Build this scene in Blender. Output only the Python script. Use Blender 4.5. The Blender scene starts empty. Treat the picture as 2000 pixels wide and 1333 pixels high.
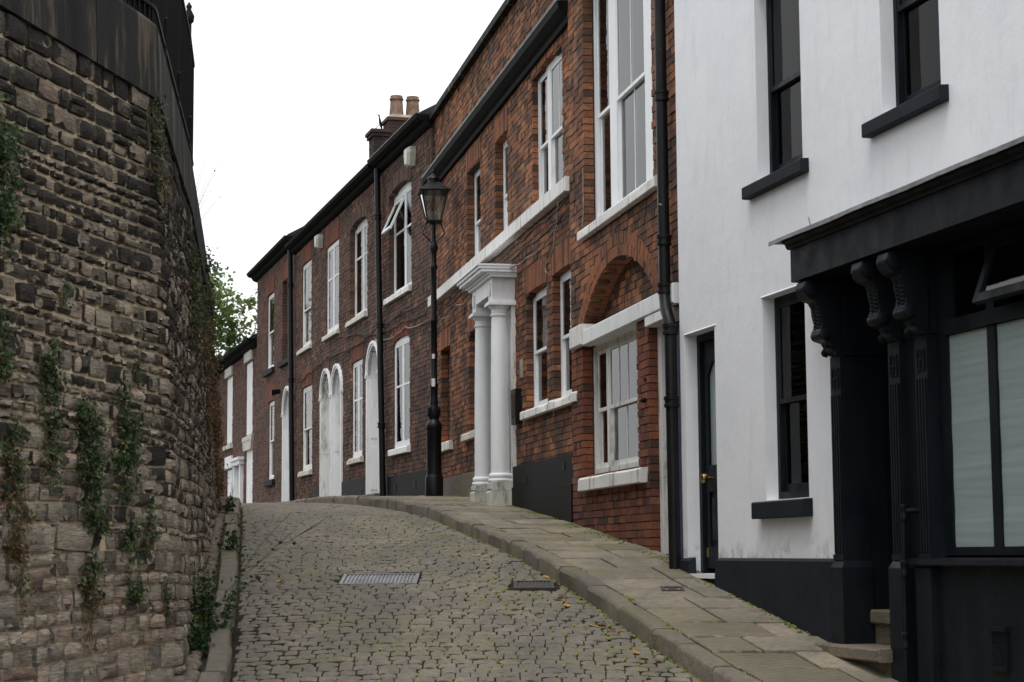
import bpy, bmesh, math, random
import numpy as np
from mathutils import Matrix, Vector
random.seed(7); RS = np.random.RandomState(5)
scene = bpy.context.scene
C = scene.collection
R = math.radians

# ------------------------------------------------------------------ camera, sky, sun, exposure
FPX = 3722.0; PITCH = R(6.41); ROLL = 0.007          # focal length in pixels of a 2000 px wide picture
cam = bpy.data.cameras.new('camera'); cam_o = bpy.data.objects.new('camera', cam); C.objects.link(cam_o)
cam.sensor_width = 36.0; cam.lens = FPX / 2000 * 36.0; cam.clip_start = 0.1; cam.clip_end = 3000
cam_o.matrix_world = Matrix.Rotation(R(90) + PITCH, 4, 'X') @ Matrix.Rotation(-ROLL, 4, 'Z')
cam.dof.use_dof = True; cam.dof.focus_distance = 22.0; cam.dof.aperture_fstop = 7.1
scene.camera = cam_o
world = bpy.data.worlds.new('World'); scene.world = world; world.use_nodes = True
wn = world.node_tree.nodes; wl = world.node_tree.links
SUN_EL, SUN_AZ = R(70), R(200)                       # azimuth clockwise from +Y: the sun stands behind the camera, to the left
sky = wn.new('ShaderNodeTexSky'); sky.sky_type = 'NISHITA'; sky.sun_disc = False
sky.sun_elevation = SUN_EL; sky.sun_rotation = SUN_AZ
wtc = wn.new('ShaderNodeTexCoord'); wnz = wn.new('ShaderNodeTexNoise'); wnz.inputs['Scale'].default_value = 1.6
wnz.inputs['Detail'].default_value = 5
wl.new(wtc.outputs['Generated'], wnz.inputs['Vector'])
wr = wn.new('ShaderNodeValToRGB')
wr.color_ramp.elements[0].position = .3; wr.color_ramp.elements[0].color = (7.2, 7.3, 7.5, 1)
wr.color_ramp.elements[1].position = .7; wr.color_ramp.elements[1].color = (11.6, 11.7, 11.8, 1)
wl.new(wnz.outputs[0], wr.inputs[0])
wm = wn.new('ShaderNodeMix'); wm.data_type = 'RGBA'; wm.inputs[0].default_value = .93     # closed cloud cover over the sky
wl.new(sky.outputs[0], wm.inputs[6]); wl.new(wr.outputs[0], wm.inputs[7])
wl.new(wm.outputs[2], wn['Background'].inputs[0]); wn['Background'].inputs[1].default_value = 0.10
sun = bpy.data.lights.new('sun', 'SUN'); sun.energy = 1.5; sun.angle = R(30); sun.color = (1.0, .97, .93)
sun_o = bpy.data.objects.new('sun', sun); C.objects.link(sun_o)
sdir = Vector((math.sin(SUN_AZ) * math.cos(SUN_EL), math.cos(SUN_AZ) * math.cos(SUN_EL), math.sin(SUN_EL)))
sun_o.rotation_euler = sdir.to_track_quat('Z', 'Y').to_euler()
vs = scene.view_settings
vs.view_transform = 'Standard'; vs.look = 'None'; vs.gamma = 1; vs.exposure = 0.44
vs.use_curve_mapping = False

# ------------------------------------------------------------------ material helpers
class NT:
    def __init__(s, name):
        s.m = bpy.data.materials.new(name); s.m.use_nodes = True
        s.t = s.m.node_tree; s.N = s.t.nodes; s.L = s.t.links
        s.b = s.N['Principled BSDF']; s.pos = s.node('ShaderNodeNewGeometry')
    def node(s, ty, **kw):
        n = s.N.new(ty)
        for k, v in kw.items(): setattr(n, k, v)
        return n
    def put(s, inp, v):
        if hasattr(v, 'default_value') or hasattr(v, 'is_linked'): s.L.new(v, inp)
        elif isinstance(v, tuple): inp.default_value = v if len(v) == 4 or inp.type == 'VECTOR' else (*v, 1)
        else: inp.default_value = v
    def P(s): return s.pos.outputs['Position']
    def vec(s, sc):
        n = s.node('ShaderNodeVectorMath', operation='MULTIPLY'); s.L.new(s.P(), n.inputs[0]); n.inputs[1].default_value = sc
        return n.outputs[0]
    def noise(s, scale, detail=3, rough=.55, vec=None, dist=0):
        n = s.node('ShaderNodeTexNoise'); n.inputs['Scale'].default_value = scale; n.inputs['Detail'].default_value = detail
        n.inputs['Roughness'].default_value = rough; n.inputs['Distortion'].default_value = dist
        s.L.new(vec if vec is not None else s.P(), n.inputs['Vector']); return n.outputs[0]
    def ramp(s, f, stops):
        n = s.node('ShaderNodeValToRGB'); e = n.color_ramp.elements
        while len(e) < len(stops): e.new(.5)
        for i, (p, c) in enumerate(stops):
            e[i].position = p; e[i].color = (*c, 1) if isinstance(c, tuple) else (c, c, c, 1)
        s.put(n.inputs[0], f); return n.outputs[0]
    def mix(s, f, a, b, mode='MIX'):
        n = s.node('ShaderNodeMix', data_type='RGBA', blend_type=mode); s.put(n.inputs[0], f); s.put(n.inputs[6], a); s.put(n.inputs[7], b)
        return n.outputs[2]
    def math(s, op, a, b=0.0, clamp=False):
        n = s.node('ShaderNodeMath', operation=op, use_clamp=clamp); s.put(n.inputs[0], a); s.put(n.inputs[1], b); return n.outputs[0]
    def rnd(s, k=1.0):
        o = s.node('ShaderNodeObjectInfo')
        return s.math('FRACT', s.math('MULTIPLY', s.math('ADD', o.outputs['Random'], s.pos.outputs['Random Per Island']), k))
    def z(s):
        n = s.node('ShaderNodeSeparateXYZ'); s.L.new(s.P(), n.inputs[0]); return n.outputs[2]
    def bump(s, h, st=.5, dist=.01):
        n = s.node('ShaderNodeBump'); n.inputs['Strength'].default_value = st; n.inputs['Distance'].default_value = dist
        s.put(n.inputs['Height'], h); s.L.new(n.outputs[0], s.b.inputs['Normal'])
    def out(s, col, rough=.8, spec=.3, metal=0):
        s.put(s.b.inputs['Base Color'], col); s.put(s.b.inputs['Roughness'], rough)
        s.b.inputs['Specular IOR Level'].default_value = spec; s.b.inputs['Metallic'].default_value = metal
        return s.m

def m_brick(name, pal, dark, soot=.5, bscale=1.0, sootpos=(.42, .62)):
    t = NT(name); c = t.ramp(t.rnd(), pal)
    c = t.mix(t.math('MULTIPLY', t.ramp(t.noise(1.7, 5, .65), [(sootpos[0], 0.), (sootpos[1], 1.)]), soot), c, dark)
    c = t.mix(t.ramp(t.rnd(3.7), [(.82, 0.), (.87, .8)]), c, dark)
    c = t.mix(t.ramp(t.noise(55, 3, .7), [(.38, .55), (.62, 0.)]), c, dark)
    c = t.mix(t.ramp(t.noise(1.1, 5, .75), [(.58, 0.), (.72, .30)]), c, (.30, .235, .20))
    c = t.mix(t.ramp(t.noise(1.0, 4, .7, t.vec((6, 6, .7))), [(.55, 0.), (.72, .5)]), c, dark)
    t.bump(t.noise(90, 4, .7), .35, .004); return t.out(c, .88, .25)
def m_plain(name, col, rough=.6, spec=.4, var=.12, vs_=4, bump=0., bs=60, metal=0):
    t = NT(name); d = tuple(x * (1 - var * 1.6) for x in col); l = tuple(min(1, x * (1 + var)) for x in col)
    c = t.ramp(t.noise(vs_, 5, .65), [(.3, d), (.7, l)])
    if bump: t.bump(t.noise(bs, 4, .65), bump, .006)
    return t.out(c, rough, spec, metal)
def m_white(name, col, dirt, amt=.5, fine=.5, rough=.5):
    t = NT(name)
    st = t.noise(1.0, 5, .7, t.vec((9, 9, 1.6))); c = t.mix(t.math('MULTIPLY', t.ramp(st, [(.52, 0.), (.72, 1.)]), amt), col, dirt)
    c = t.mix(t.math('MULTIPLY', t.ramp(t.noise(38, 5, .75), [(.62, 0.), (.70, 1.)]), fine), c, dirt)
    c = t.mix(.12, c, t.ramp(t.noise(2.5, 4), [(.3, .35), (.7, 1.)]), 'MULTIPLY')
    t.bump(t.noise(40, 4), .25, .004); return t.out(c, rough, .35)

M = {}
ORNG = [(0, (.15, .068, .042)), (.25, (.27, .103, .05)), (.5, (.39, .152, .066)), (.75, (.48, .205, .09)), (1, (.2, .09, .056))]
M['brick_orange'] = m_brick('orange_brick', ORNG, (.045, .031, .026), .75)
M['brick_fresh'] = m_brick('rubbed_orange_brick', [(0, (.28, .10, .046)), (.5, (.40, .145, .058)), (1, (.31, .11, .052))], (.06, .04, .03), .4)
M['brick_red'] = m_brick('smooth_red_brick', [(0, (.18, .058, .036)), (.4, (.27, .08, .042)), (.7, (.33, .11, .052)), (1, (.22, .075, .046))], (.05, .03, .025), .5)
M['brick_dark'] = m_brick('dull_brown_brick', [(0, (.10, .058, .044)), (.4, (.155, .08, .058)), (.75, (.20, .095, .064)), (.93, (.175, .09, .066)), (1, (.36, .16, .09))], (.04, .03, .027), .6)
M['brick_soot'] = m_brick('sooty_chimney_brick', [(0, (.05, .035, .03)), (.6, (.085, .05, .04)), (1, (.13, .07, .05))], (.03, .026, .024), .7)
M['brick_plum'] = m_brick('plum_brick', [(0, (.11, .058, .045)), (.5, (.165, .08, .058)), (1, (.21, .10, .07))], (.05, .036, .032), .45)
M['brick_lintel'] = m_brick('red_lintel_brick', [(0, (.21, .058, .033)), (.5, (.27, .075, .042)), (1, (.2, .065, .042))], (.07, .04, .03), .35)
M['mortar_dark'] = m_plain('sooty_mortar', (.075, .062, .052), .95, .1, .35, 6, .5)
M['mortar_light'] = m_plain('pale_mortar', (.30, .255, .21), .95, .1, .3, 5, .5)
M['mortar_mid'] = m_plain('grey_mortar', (.165, .14, .115), .95, .1, .3, 5, .5)
M['white'] = m_white('white_gloss_paint', (.82, .83, .84), (.33, .30, .25), .35, .25)
M['white_old'] = m_white('weathered_white_paint', (.77, .765, .74), (.11, .10, .08), .85, 1.0, .7)
M['white_clean'] = m_white('fresh_white_paint', (.84, .86, .88), (.42, .41, .38), .25, .1)
M['white_grimy'] = m_white('grimy_white_stone', (.55, .55, .5), (.13, .125, .075), 1.0, 1.0, .8)
M['cream'] = m_white('cream_stone_paint', (.6, .58, .52), (.14, .13, .1), .8, .9, .75)
def m_render():
    t = NT('white_wall_render')
    c = t.ramp(t.noise(1.3, 6, .6), [(.3, (.80, .82, .86)), (.7, (.86, .875, .905))])
    c = t.mix(t.math('MULTIPLY', t.ramp(t.noise(2.2, 6, .7, t.vec((4, 4, .8))), [(.52, 0.), (.72, 1.)]), .17), c, (.42, .43, .43))
    zz = t.z(); low = t.math('MULTIPLY', t.ramp(t.math('ADD', zz, t.math('MULTIPLY', t.noise(7, 4), .35)), [(.10, 1.), (.30, 0.)]), t.ramp(t.noise(5, 5, .7), [(.5, 0.), (.62, .6)]))
    c = t.mix(low, c, (.17, .17, .17))
    t.bump(t.math('ADD', t.noise(4.5, 5, .6), t.math('MULTIPLY', t.noise(90, 3), .08)), .22, .03); return t.out(c, .8, .2)
M['render'] = m_render()
M['anth'] = m_plain('anthracite_paint', (.0055, .008, .0115), .5, .15, .2, 3, .15, 30)
M['anth_wall'] = m_plain('anthracite_masonry_paint', (.014, .018, .025), .7, .15, .2, 2.5, .5, 14)
M['black'] = m_plain('black_gloss_paint', (.006, .006, .0065), .42, .22, .3, 8, .2, 40)
M['black_wall'] = m_plain('black_painted_plinth', (.0055, .0055, .006), .6, .13, .5, 2.2, .5, 10)
M['iron'] = m_plain('railing_iron', (.006, .006, .0065), .6, .2, .3, 8)
M['slate'] = m_plain('roof_slate', (.03, .03, .033), .8, .2, .4, 6, .4, 20)
M['lead'] = m_plain('weathered_lead', (.14, .143, .148), .5, .5, .4, 6, .3, 20)
M['terracotta'] = m_plain('terracotta', (.23, .155, .11), .85, .2, .35, 9, .3, 40)
M['brass'] = m_plain('aged_brass', (.55, .38, .14), .3, .5, .2, 20, 0, 60, 1)
M['blue'] = m_plain('blue_door_paint', (.03, .045, .12), .45, .4, .2)
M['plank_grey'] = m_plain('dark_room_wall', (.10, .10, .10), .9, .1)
M['curtain'] = m_plain('pale_curtain', (.62, .63, .60), .95, .1, .1, 3)
M['curtain_grey'] = m_plain('grey_curtain', (.36, .40, .40), .95, .1, .15, 3)
M['beige'] = m_plain('beige_blind', (.42, .37, .29), .95, .1, .1, 3)
M['grey_box'] = m_plain('cream_plastic', (.6, .6, .53), .45, .4, .08)
M['cable'] = m_plain('cable_sheath', (.03, .028, .026), .7, .3, .3, 10)
M['cable_pale'] = m_plain('pale_cable_sheath', (.24, .22, .18), .7, .3, .35, 10)
M['feather'] = m_plain('dark_feather', (.006, .006, .007), .8, .1)
M['soil'] = m_plain('dark_soil', (.05, .042, .032), .95, .1, .4, 5, .8, 40)
M['joint'] = m_plain('mossy_joint_dirt', (.028, .024, .016), .95, .1, .5, 9, .8, 40)
M['black_matt'] = m_plain('black_gutter_paint', (.005, .005, .0055), .7, .07, .3, 8)
M['pinkstone'] = m_plain('terrain', (.07, .08, .04), .95, .1, .4, .4, .5, 3)
M['frost'] = m_plain('obscured_window_film', (.27, .335, .335), .28, .5, .07, 1.5)

def m_frost():
    t = NT('obscured_shop_glass'); n = t.noise(1, 4, .6, t.vec((1.2, 1.2, 26))); c = t.ramp(n, [(.3, (.25, .315, .315)), (.7, (.31, .375, .37))])
    t.bump(n, .25, .01); return t.out(c, .3, .5)
M['frost_wavy'] = m_frost()
def m_specks(name, col, speck, scale, lo, hi, rough, spec):
    t = NT(name); c = t.mix(t.ramp(t.noise(scale, 4, .65), [(lo, 0.), (hi, 1.)]), col, speck)
    c = t.mix(t.math('MULTIPLY', t.ramp(t.noise(1.2, 5, .7, t.vec((3, 3, 1))), [(.45, 0.), (.7, 1.)]), .5), c, tuple(x*2.2+.004 for x in col))
    t.bump(t.noise(28, 4), .15, .006); return t.out(c, t.ramp(t.noise(6, 4), [(.3, rough*.8), (.7, min(1, rough*1.25))]), spec)
M['black_chipped'] = m_specks('flaking_black_paint', (.006, .006, .0065), (.42, .40, .36), 7, .70, .715, .42, .22)
M['anth'] = m_specks('anthracite_paint', (.0055, .008, .0115), (.10, .105, .11), 42, .735, .76, .5, .16)
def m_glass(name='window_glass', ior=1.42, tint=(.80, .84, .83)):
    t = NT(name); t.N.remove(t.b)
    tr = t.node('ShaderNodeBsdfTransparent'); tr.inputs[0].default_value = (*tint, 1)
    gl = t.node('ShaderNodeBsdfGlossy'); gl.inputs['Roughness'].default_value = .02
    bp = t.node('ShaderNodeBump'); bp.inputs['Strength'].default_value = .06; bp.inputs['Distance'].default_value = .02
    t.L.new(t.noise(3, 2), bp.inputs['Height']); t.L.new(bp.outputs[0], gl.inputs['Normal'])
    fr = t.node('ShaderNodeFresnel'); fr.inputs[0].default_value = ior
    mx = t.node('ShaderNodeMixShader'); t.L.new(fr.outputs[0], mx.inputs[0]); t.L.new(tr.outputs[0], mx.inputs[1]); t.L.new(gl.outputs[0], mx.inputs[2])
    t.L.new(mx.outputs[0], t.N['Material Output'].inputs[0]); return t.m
M['glass'] = m_glass(); M['glass_dark_reflection'] = m_glass('dark_reflection_glass', 1.2, (.5, .54, .55))  # second glass: dark reflection of unmodelled surroundings put into its tint and low IOR

def m_wallstone():
    t = NT('coursed_sandstone'); r = t.rnd(); zz = t.z()
    base = t.ramp(r, [(0, (.23, .195, .155)), (.3, (.37, .31, .24)), (.5, (.22, .195, .165)), (.75, (.42, .35, .265)), (.93, (.27, .185, .15)), (1, (.48, .40, .30))])
    grain = t.noise(6, 5, .7, t.vec((1.5, 1.5, 16))); base = t.mix(.65, base, t.ramp(grain, [(.35, .36), (.6, 1.65)]), 'MULTIPLY')
    high = t.math('ADD', t.math('MULTIPLY', t.math('ADD', zz, .55), .14), t.math('ADD', t.math('MULTIPLY', t.rnd(5.3), .58), t.math('MULTIPLY', t.noise(16, 5, .75), .42)))
    soot = t.ramp(high, [(.60, 0.), (.88, 1.)])
    c = t.mix(t.math('MULTIPLY', soot, .93), base, t.ramp(t.noise(30, 4, .7), [(.35, (.011, .011, .012)), (.7, (.036, .032, .028))]))
    t.bump(t.math('ADD', t.noise(8, 6, .7, t.vec((1.5, 1.5, 12))), t.noise(45, 4, .7)), .9, .016); return t.out(c, .92, .2)
M['stone'] = m_wallstone()
def m_wallmortar():
    t = NT('sandy_wall_mortar'); c = t.ramp(t.noise(5, 5, .7), [(.25, (.42, .335, .235)), (.5, (.62, .50, .355)), (.75, (.70, .57, .41))])
    c = t.mix(t.ramp(t.noise(1.4, 4), [(.5, 0.), (.7, .6)]), c, (.10, .085, .065))
    t.bump(t.noise(40, 5, .7), .9, .012); return t.out(c, .95, .1)
M['wall_mortar'] = m_wallmortar()
def m_coping():
    t = NT('sooted_coping_stone'); c = t.ramp(t.noise(1, 5, .65, t.vec((5, 5, .7))), [(.36, (.010, .010, .011)), (.54, (.024, .022, .02)), (.70, (.17, .135, .09))])
    t.bump(t.noise(30, 5, .7), .5, .008); return t.out(c, .85, .25)
M['coping'] = m_coping()
def m_sett(name, pal, mossy=.3):
    t = NT(name); c = t.ramp(t.rnd(), pal)
    c = t.mix(.7, c, t.ramp(t.noise(14, 5, .7), [(.3, .42), (.7, 1.15)]), 'MULTIPLY')
    c = t.mix(t.ramp(t.noise(.9, 4, .6, t.vec((1.6, .6, 1))), [(.42, 0.), (.62, .6)]), c, (.095, .087, .08))
    c = t.mix(t.math('MULTIPLY', t.ramp(t.noise(.8, 5, .7, t.vec((1, 1.4, 1))), [(.48, 0.), (.66, 1.)]), mossy), c, (.125, .122, .045))
    c = t.mix(t.ramp(t.noise(3.2, 6, .75), [(.5, 0.), (.7, .4)]), c, (.075, .068, .055))
    t.bump(t.math('ADD', t.noise(14, 6, .7), t.noise(90, 3)), .8, .013); return t.out(c, .72, .35)
M['sett'] = m_sett('granite_sett', [(0, (.185, .16, .128)), (.3, (.225, .192, .15)), (.55, (.20, .174, .138)), (.8, (.245, .21, .162)), (.95, (.165, .15, .128)), (1, (.21, .175, .14))], .4)
M['kerb'] = m_sett('gritstone_kerb', [(0, (.185, .152, .11)), (.5, (.24, .2, .15)), (1, (.17, .145, .112))], .55)
M['flag'] = m_sett('york_stone_flag', [(0, (.22, .19, .14)), (.35, (.30, .255, .185)), (.6, (.25, .22, .17)), (.85, (.36, .305, .225)), (1, (.22, .195, .155))], .85)
M['pebble'] = m_sett('river_cobble', [(0, (.17, .14, .11)), (.4, (.25, .20, .15)), (.7, (.2, .175, .15)), (1, (.24, .16, .125))], .3)
def m_ribbed():
    t = NT('tooled_stone_flag'); c = t.ramp(t.rnd(), [(0, (.25, .22, .16)), (1, (.32, .275, .2))])
    n = t.node('ShaderNodeVectorMath', operation='DOT_PRODUCT'); t.L.new(t.P(), n.inputs[0]); n.inputs[1].default_value = (.25, .968, 0)
    w = t.math('SINE', t.math('ADD', t.math('MULTIPLY', n.outputs['Value'], 150.), t.math('MULTIPLY', t.noise(3, 3), 4.)))
    g = t.ramp(w, [(.0, 0.), (.55, 1.)])
    c = t.mix(.6, c, t.ramp(t.noise(12, 5, .7), [(.3, .5), (.7, 1.1)]), 'MULTIPLY')
    c = t.mix(t.math('MULTIPLY', t.ramp(t.noise(1.2, 4), [(.45, 0.), (.65, 1.)]), .45), c, (.10, .11, .045))
    c = t.mix(t.math('MULTIPLY', t.ramp(w, [(.0, 1.), (.4, 0.)]), .6), c, (.06, .05, .035))
    t.bump(g, .9, .02); return t.out(c, .8, .25)
M['ribbed'] = m_ribbed()
def m_leaf(name, pal, tr=.25):
    t = NT(name); c = t.ramp(t.rnd(), pal); t.out(c, .55, .35)
    ts = t.node('ShaderNodeBsdfTranslucent'); t.L.new(c, ts.inputs[0]); mx = t.node('ShaderNodeMixShader'); mx.inputs[0].default_value = tr
    t.L.new(t.b.outputs[0], mx.inputs[1]); t.L.new(ts.outputs[0], mx.inputs[2]); t.L.new(mx.outputs[0], t.N['Material Output'].inputs[0]); return t.m
M['ivy'] = m_leaf('ivy_leaf', [(0, (.02, .04, .016)), (.5, (.045, .08, .028)), (.85, (.085, .125, .045)), (1, (.16, .19, .09))])
M['ivy_brown'] = m_leaf('withered_leaf', [(0, (.09, .048, .024)), (.4, (.17, .085, .038)), (.7, (.12, .09, .038)), (1, (.24, .14, .065))])
M['tree_leaf'] = m_leaf('tree_leaf', [(0, (.06, .11, .03)), (.5, (.13, .20, .06)), (.9, (.21, .27, .08)), (1, (.28, .27, .08))], .5)
M['weed'] = m_leaf('weed_leaf', [(0, (.02, .045, .02)), (.6, (.035, .075, .028)), (1, (.08, .11, .03))])
M['moss'] = m_leaf('moss', [(0, (.06, .08, .012)), (.5, (.11, .14, .018)), (1, (.17, .20, .03))], .1)
M['petal'] = m_leaf('yellow_petal', [(0, (.55, .38, .02)), (1, (.7, .52, .04))])
M['dead_leaf'] = m_leaf('fallen_leaf', [(0, (.34, .19, .04)), (.5, (.45, .28, .07)), (1, (.36, .24, .09))])
M['bark'] = m_plain('bark', (.07, .055, .04), .95, .1, .4, 8, .6, 30)
M['stalk'] = m_plain('dry_stalk', (.13, .10, .06), .9, .1)
M['metal_cover'] = m_plain('worn_steel', (.22, .22, .235), .45, .5, .3, 12, .3, 60, .6)
M['metal_dark'] = m_plain('cast_iron_cover', (.05, .045, .042), .6, .4, .3, 12, .4, 60)
M['sticker'] = m_plain('torn_sticker', (.62, .62, .6), .7, .2, .2, 30)

# ------------------------------------------------------------------ mesh helpers
class MB:
    def __init__(s): s.v = []; s.f = []
    def quad(s, a, b, c, d):
        i = len(s.v); s.v += [tuple(a), tuple(b), tuple(c), tuple(d)]; s.f.append((i, i+1, i+2, i+3)); return s
    def tri(s, a, b, c):
        i = len(s.v); s.v += [tuple(a), tuple(b), tuple(c)]; s.f.append((i, i+1, i+2)); return s
    def box(s, x0, x1, y0, y1, z0, z1):
        i = len(s.v); x0, x1 = sorted((x0, x1)); y0, y1 = sorted((y0, y1)); z0, z1 = sorted((z0, z1))
        s.v += [(x0,y0,z0),(x1,y0,z0),(x1,y1,z0),(x0,y1,z0),(x0,y0,z1),(x1,y0,z1),(x1,y1,z1),(x0,y1,z1)]
        s.f += [(i,i+3,i+2,i+1),(i+4,i+5,i+6,i+7),(i,i+1,i+5,i+4),(i+1,i+2,i+6,i+5),(i+2,i+3,i+7,i+6),(i+3,i,i+4,i+7)]; return s
    def bbox(s, x0, x1, y0, y1, z0, z1, b=.006):
        """box with chamfered front (+y) edges and top"""
        x0, x1 = sorted((x0, x1)); y0, y1 = sorted((y0, y1)); z0, z1 = sorted((z0, z1))
        r0 = [(x0,y0,z0),(x1,y0,z0),(x1,y0,z1),(x0,y0,z1)]; r1 = [(x0,y1-b,z0),(x1,y1-b,z0),(x1,y1-b,z1),(x0,y1-b,z1)]
        r2 = [(x0+b,y1,z0+b),(x1-b,y1,z0+b),(x1-b,y1,z1-b),(x0+b,y1,z1-b)]
        return s.loft([r0, r1, r2], True, True)
    def loft(s, rings, cap0=True, cap1=True, closed=True):
        i = len(s.v); n = len(rings[0])
        for r in rings: s.v += [tuple(p) for p in r]
        for k in range(len(rings)-1):
            for j in range(n if closed else n-1):
                a = i+k*n+j; b = i+k*n+(j+1) % n; s.f.append((a, b, b+n, a+n))
        if cap0: s.f.append(tuple(i+j for j in reversed(range(n))))
        if cap1: s.f.append(tuple(i+(len(rings)-1)*n+j for j in range(n)))
        return s
    def tube(s, pts, r, n=8, r1=None):
        pts = [Vector(p) for p in pts]; rings = []; ref = None
        for k, p in enumerate(pts):
            d = (pts[min(k+1, len(pts)-1)] - pts[max(k-1, 0)]).normalized()
            if ref is None:
                ref = d.orthogonal().normalized()
            a = (ref - d * ref.dot(d)).normalized(); ref = a; b = d.cross(a)
            rr = r if r1 is None else r + (r1 - r) * k / (len(pts)-1)
            if isinstance(r, (list, tuple)): rr = r[k]
            rings.append([p + (a*math.cos(2*math.pi*j/n) + b*math.sin(2*math.pi*j/n)) * rr for j in range(n)])
        return s.loft(rings)
    def lathe(s, prof, c=(0,0,0), n=16, rot=0, sq=False):
        rings = []
        for r, z in prof:
            rings.append([(c[0]+r*math.cos(rot+2*math.pi*j/n), c[1]+r*math.sin(rot+2*math.pi*j/n), c[2]+z) for j in range(n)])
        return s.loft(rings)
    def prism(s, poly, y0, y1):
        """poly in (x,z), extruded along y"""
        return s.loft([[(x, y0, z) for x, z in poly], [(x, y1, z) for x, z in poly]])
    def ext(s, poly, x0, x1):
        """poly in (y,z), extruded along x"""
        return s.loft([[(x0, y, z) for y, z in poly], [(x1, y, z) for y, z in poly]])
    def mesh(s, name):
        me = bpy.data.meshes.new(name); me.from_pydata(s.v, [], s.f); me.validate(); me.update()
        bm = bmesh.new(); bm.from_mesh(me); bmesh.ops.recalc_face_normals(bm, faces=bm.faces); bm.to_mesh(me); bm.free()
        return me
    def build(s, name, mat, parent=None, smooth=False):
        me = s.mesh(name); me.materials.append(M[mat] if isinstance(mat, str) else mat)
        if smooth:
            for p in me.polygons: p.use_smooth = True
            try: me.set_sharp_from_angle(angle=R(40))
            except Exception: pass
        o = bpy.data.objects.new(name, me); C.objects.link(o)
        if parent is not None: o.parent = parent
        return o
def tag(o, label=None, cat=None, group=None, kind=None):
    if label: o['label'] = label
    if cat: o['category'] = cat
    if group: o['group'] = group
    if kind: o['kind'] = kind
    return o
def empty(name, loc=(0,0,0), rz=0):
    o = bpy.data.objects.new(name, None); C.objects.link(o); o.location = loc; o.rotation_euler = (0,0,rz); o.empty_display_size = .2; return o
def npmesh(name, V, F, mat):
    """V (n,3) array, F list/array of polygons with equal size"""
    me = bpy.data.meshes.new(name); V = np.asarray(V, dtype=np.float32); F = np.asarray(F, dtype=np.int32)
    k = F.shape[1]; me.vertices.add(len(V)); me.vertices.foreach_set('co', V.ravel())
    me.loops.add(F.size); me.loops.foreach_set('vertex_index', F.ravel()); me.polygons.add(len(F))
    me.polygons.foreach_set('loop_start', np.arange(0, F.size, k, dtype=np.int32))
    me.materials.append(M[mat]); me.update(calc_edges=True); me.validate(); me.shade_flat(); return me
def soften(me, ang):
    me.shade_smooth(); me.set_sharp_from_angle(angle=R(ang))
def template(build):
    """triangulated arrays of a small MB"""
    me = build.mesh('t'); bm = bmesh.new(); bm.from_mesh(me); bmesh.ops.triangulate(bm, faces=bm.faces); bm.to_mesh(me); bm.free()
    V = np.array([v.co[:] for v in me.vertices]); F = np.array([p.vertices[:] for p in me.polygons]); bpy.data.meshes.remove(me); return V, F
def camera_px(P):
    x, y, z = P; dep = y*math.cos(PITCH) + z*math.sin(PITCH); up = -y*math.sin(PITCH) + z*math.cos(PITCH)
    return (1000 + FPX*x/dep, 666.5 - FPX*up/dep, dep) if dep > .1 else (-9e9, 0, -1)
def pieces(name, temps, items, mat, parent, n_own, rank, rest, smooth=False):
    """items: (template index, 4x4 matrix in parent space). The n_own highest ranked become objects sharing mesh data, the rest one 'stuff' part."""
    order = sorted(range(len(items)), key=lambda i: -rank(items[i]))
    own = order[:n_own]; oth = order[n_own:]
    metas = []
    for V, F in temps:
        me = npmesh(name, V, F, mat)
        if smooth: soften(me, smooth)
        metas.append(me)
    for i in own:
        t, m = items[i]; o = bpy.data.objects.new(name, metas[t]); C.objects.link(o); o.parent = parent; o.matrix_basis = Matrix(m.tolist())
    if oth:
        VV = []; FF = []; off = 0
        for i in oth:
            t, m = items[i]; V, F = temps[t]
            VV.append(V @ m[:3, :3].T + m[:3, 3]); FF.append(F + off); off += len(V)
        me = npmesh(rest, np.vstack(VV), np.vstack(FF), mat)
        if smooth: soften(me, smooth)
        o = bpy.data.objects.new(rest, me); C.objects.link(o); o.parent = parent; o['kind'] = 'stuff'
def mat4(ex, ey, ez, o):
    m = np.eye(4); m[:3, 0] = ex; m[:3, 1] = ey; m[:3, 2] = ez; m[:3, 3] = o; return m

# ------------------------------------------------------------------ the lie of the land
KY = [-400, -6, 0, 4, 8, 10.5, 12.4, 13.2, 16.1, 17.1, 20.1, 23.8, 26, 28.6, 32, 36, 50, 900]
KP = [-1.55, -1.55, -1.5, -1.42, -1.2, -1.05, -.82, -.64, -.16, -.01, .29, .61, .76, .89, .985, 1.01, 1.02, 1.02]
_ys = np.arange(-30, 120, .1); _h = np.interp(_ys, KY, KP)
_k = np.exp(-.5*(np.arange(-20, 21)*.1/.55)**2); _k /= _k.sum(); _hs = np.convolve(np.pad(_h, 20, 'edge'), _k, 'valid')
def pav(y): return float(np.interp(y, _ys, _hs))                 # height of the pavement
def slope(y): return (pav(y+.2) - pav(y-.2)) / .4
def road_z(y): return pav(y) - .125
KERB_R = [(4.6, 0), (3.5, 4.5), (2.5, 8.5), (1.27, 12.8), (.93, 14.04), (.71, 15.1), (.24, 17), (-.12, 19), (-.51, 20.74), (-.86, 22.68), (-1.33, 24.78), (-1.72, 26.14), (-2.3, 28.2), (-3.0, 31), (-4.1, 35), (-6.7, 44), (-10.3, 56), (-14.5, 70)]
KERB_L = [(-.9, 0), (-1.2, 4.5), (-1.5, 8.5), (-1.90, 12.8), (-2.1, 14.42), (-2.45, 17.02), (-2.98, 20.82), (-3.82, 26.82), (-4.8, 30.5), (-6.4, 35), (-9.4, 44), (-13.3, 56), (-18, 70)]
FAC_R = [(5.65, 0), (2.91, 10.75), (1.50, 16.2), (1.48, 16.45), (-1.27, 30.4), (-8.4, 55.46), (-12.5, 70)]
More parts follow.
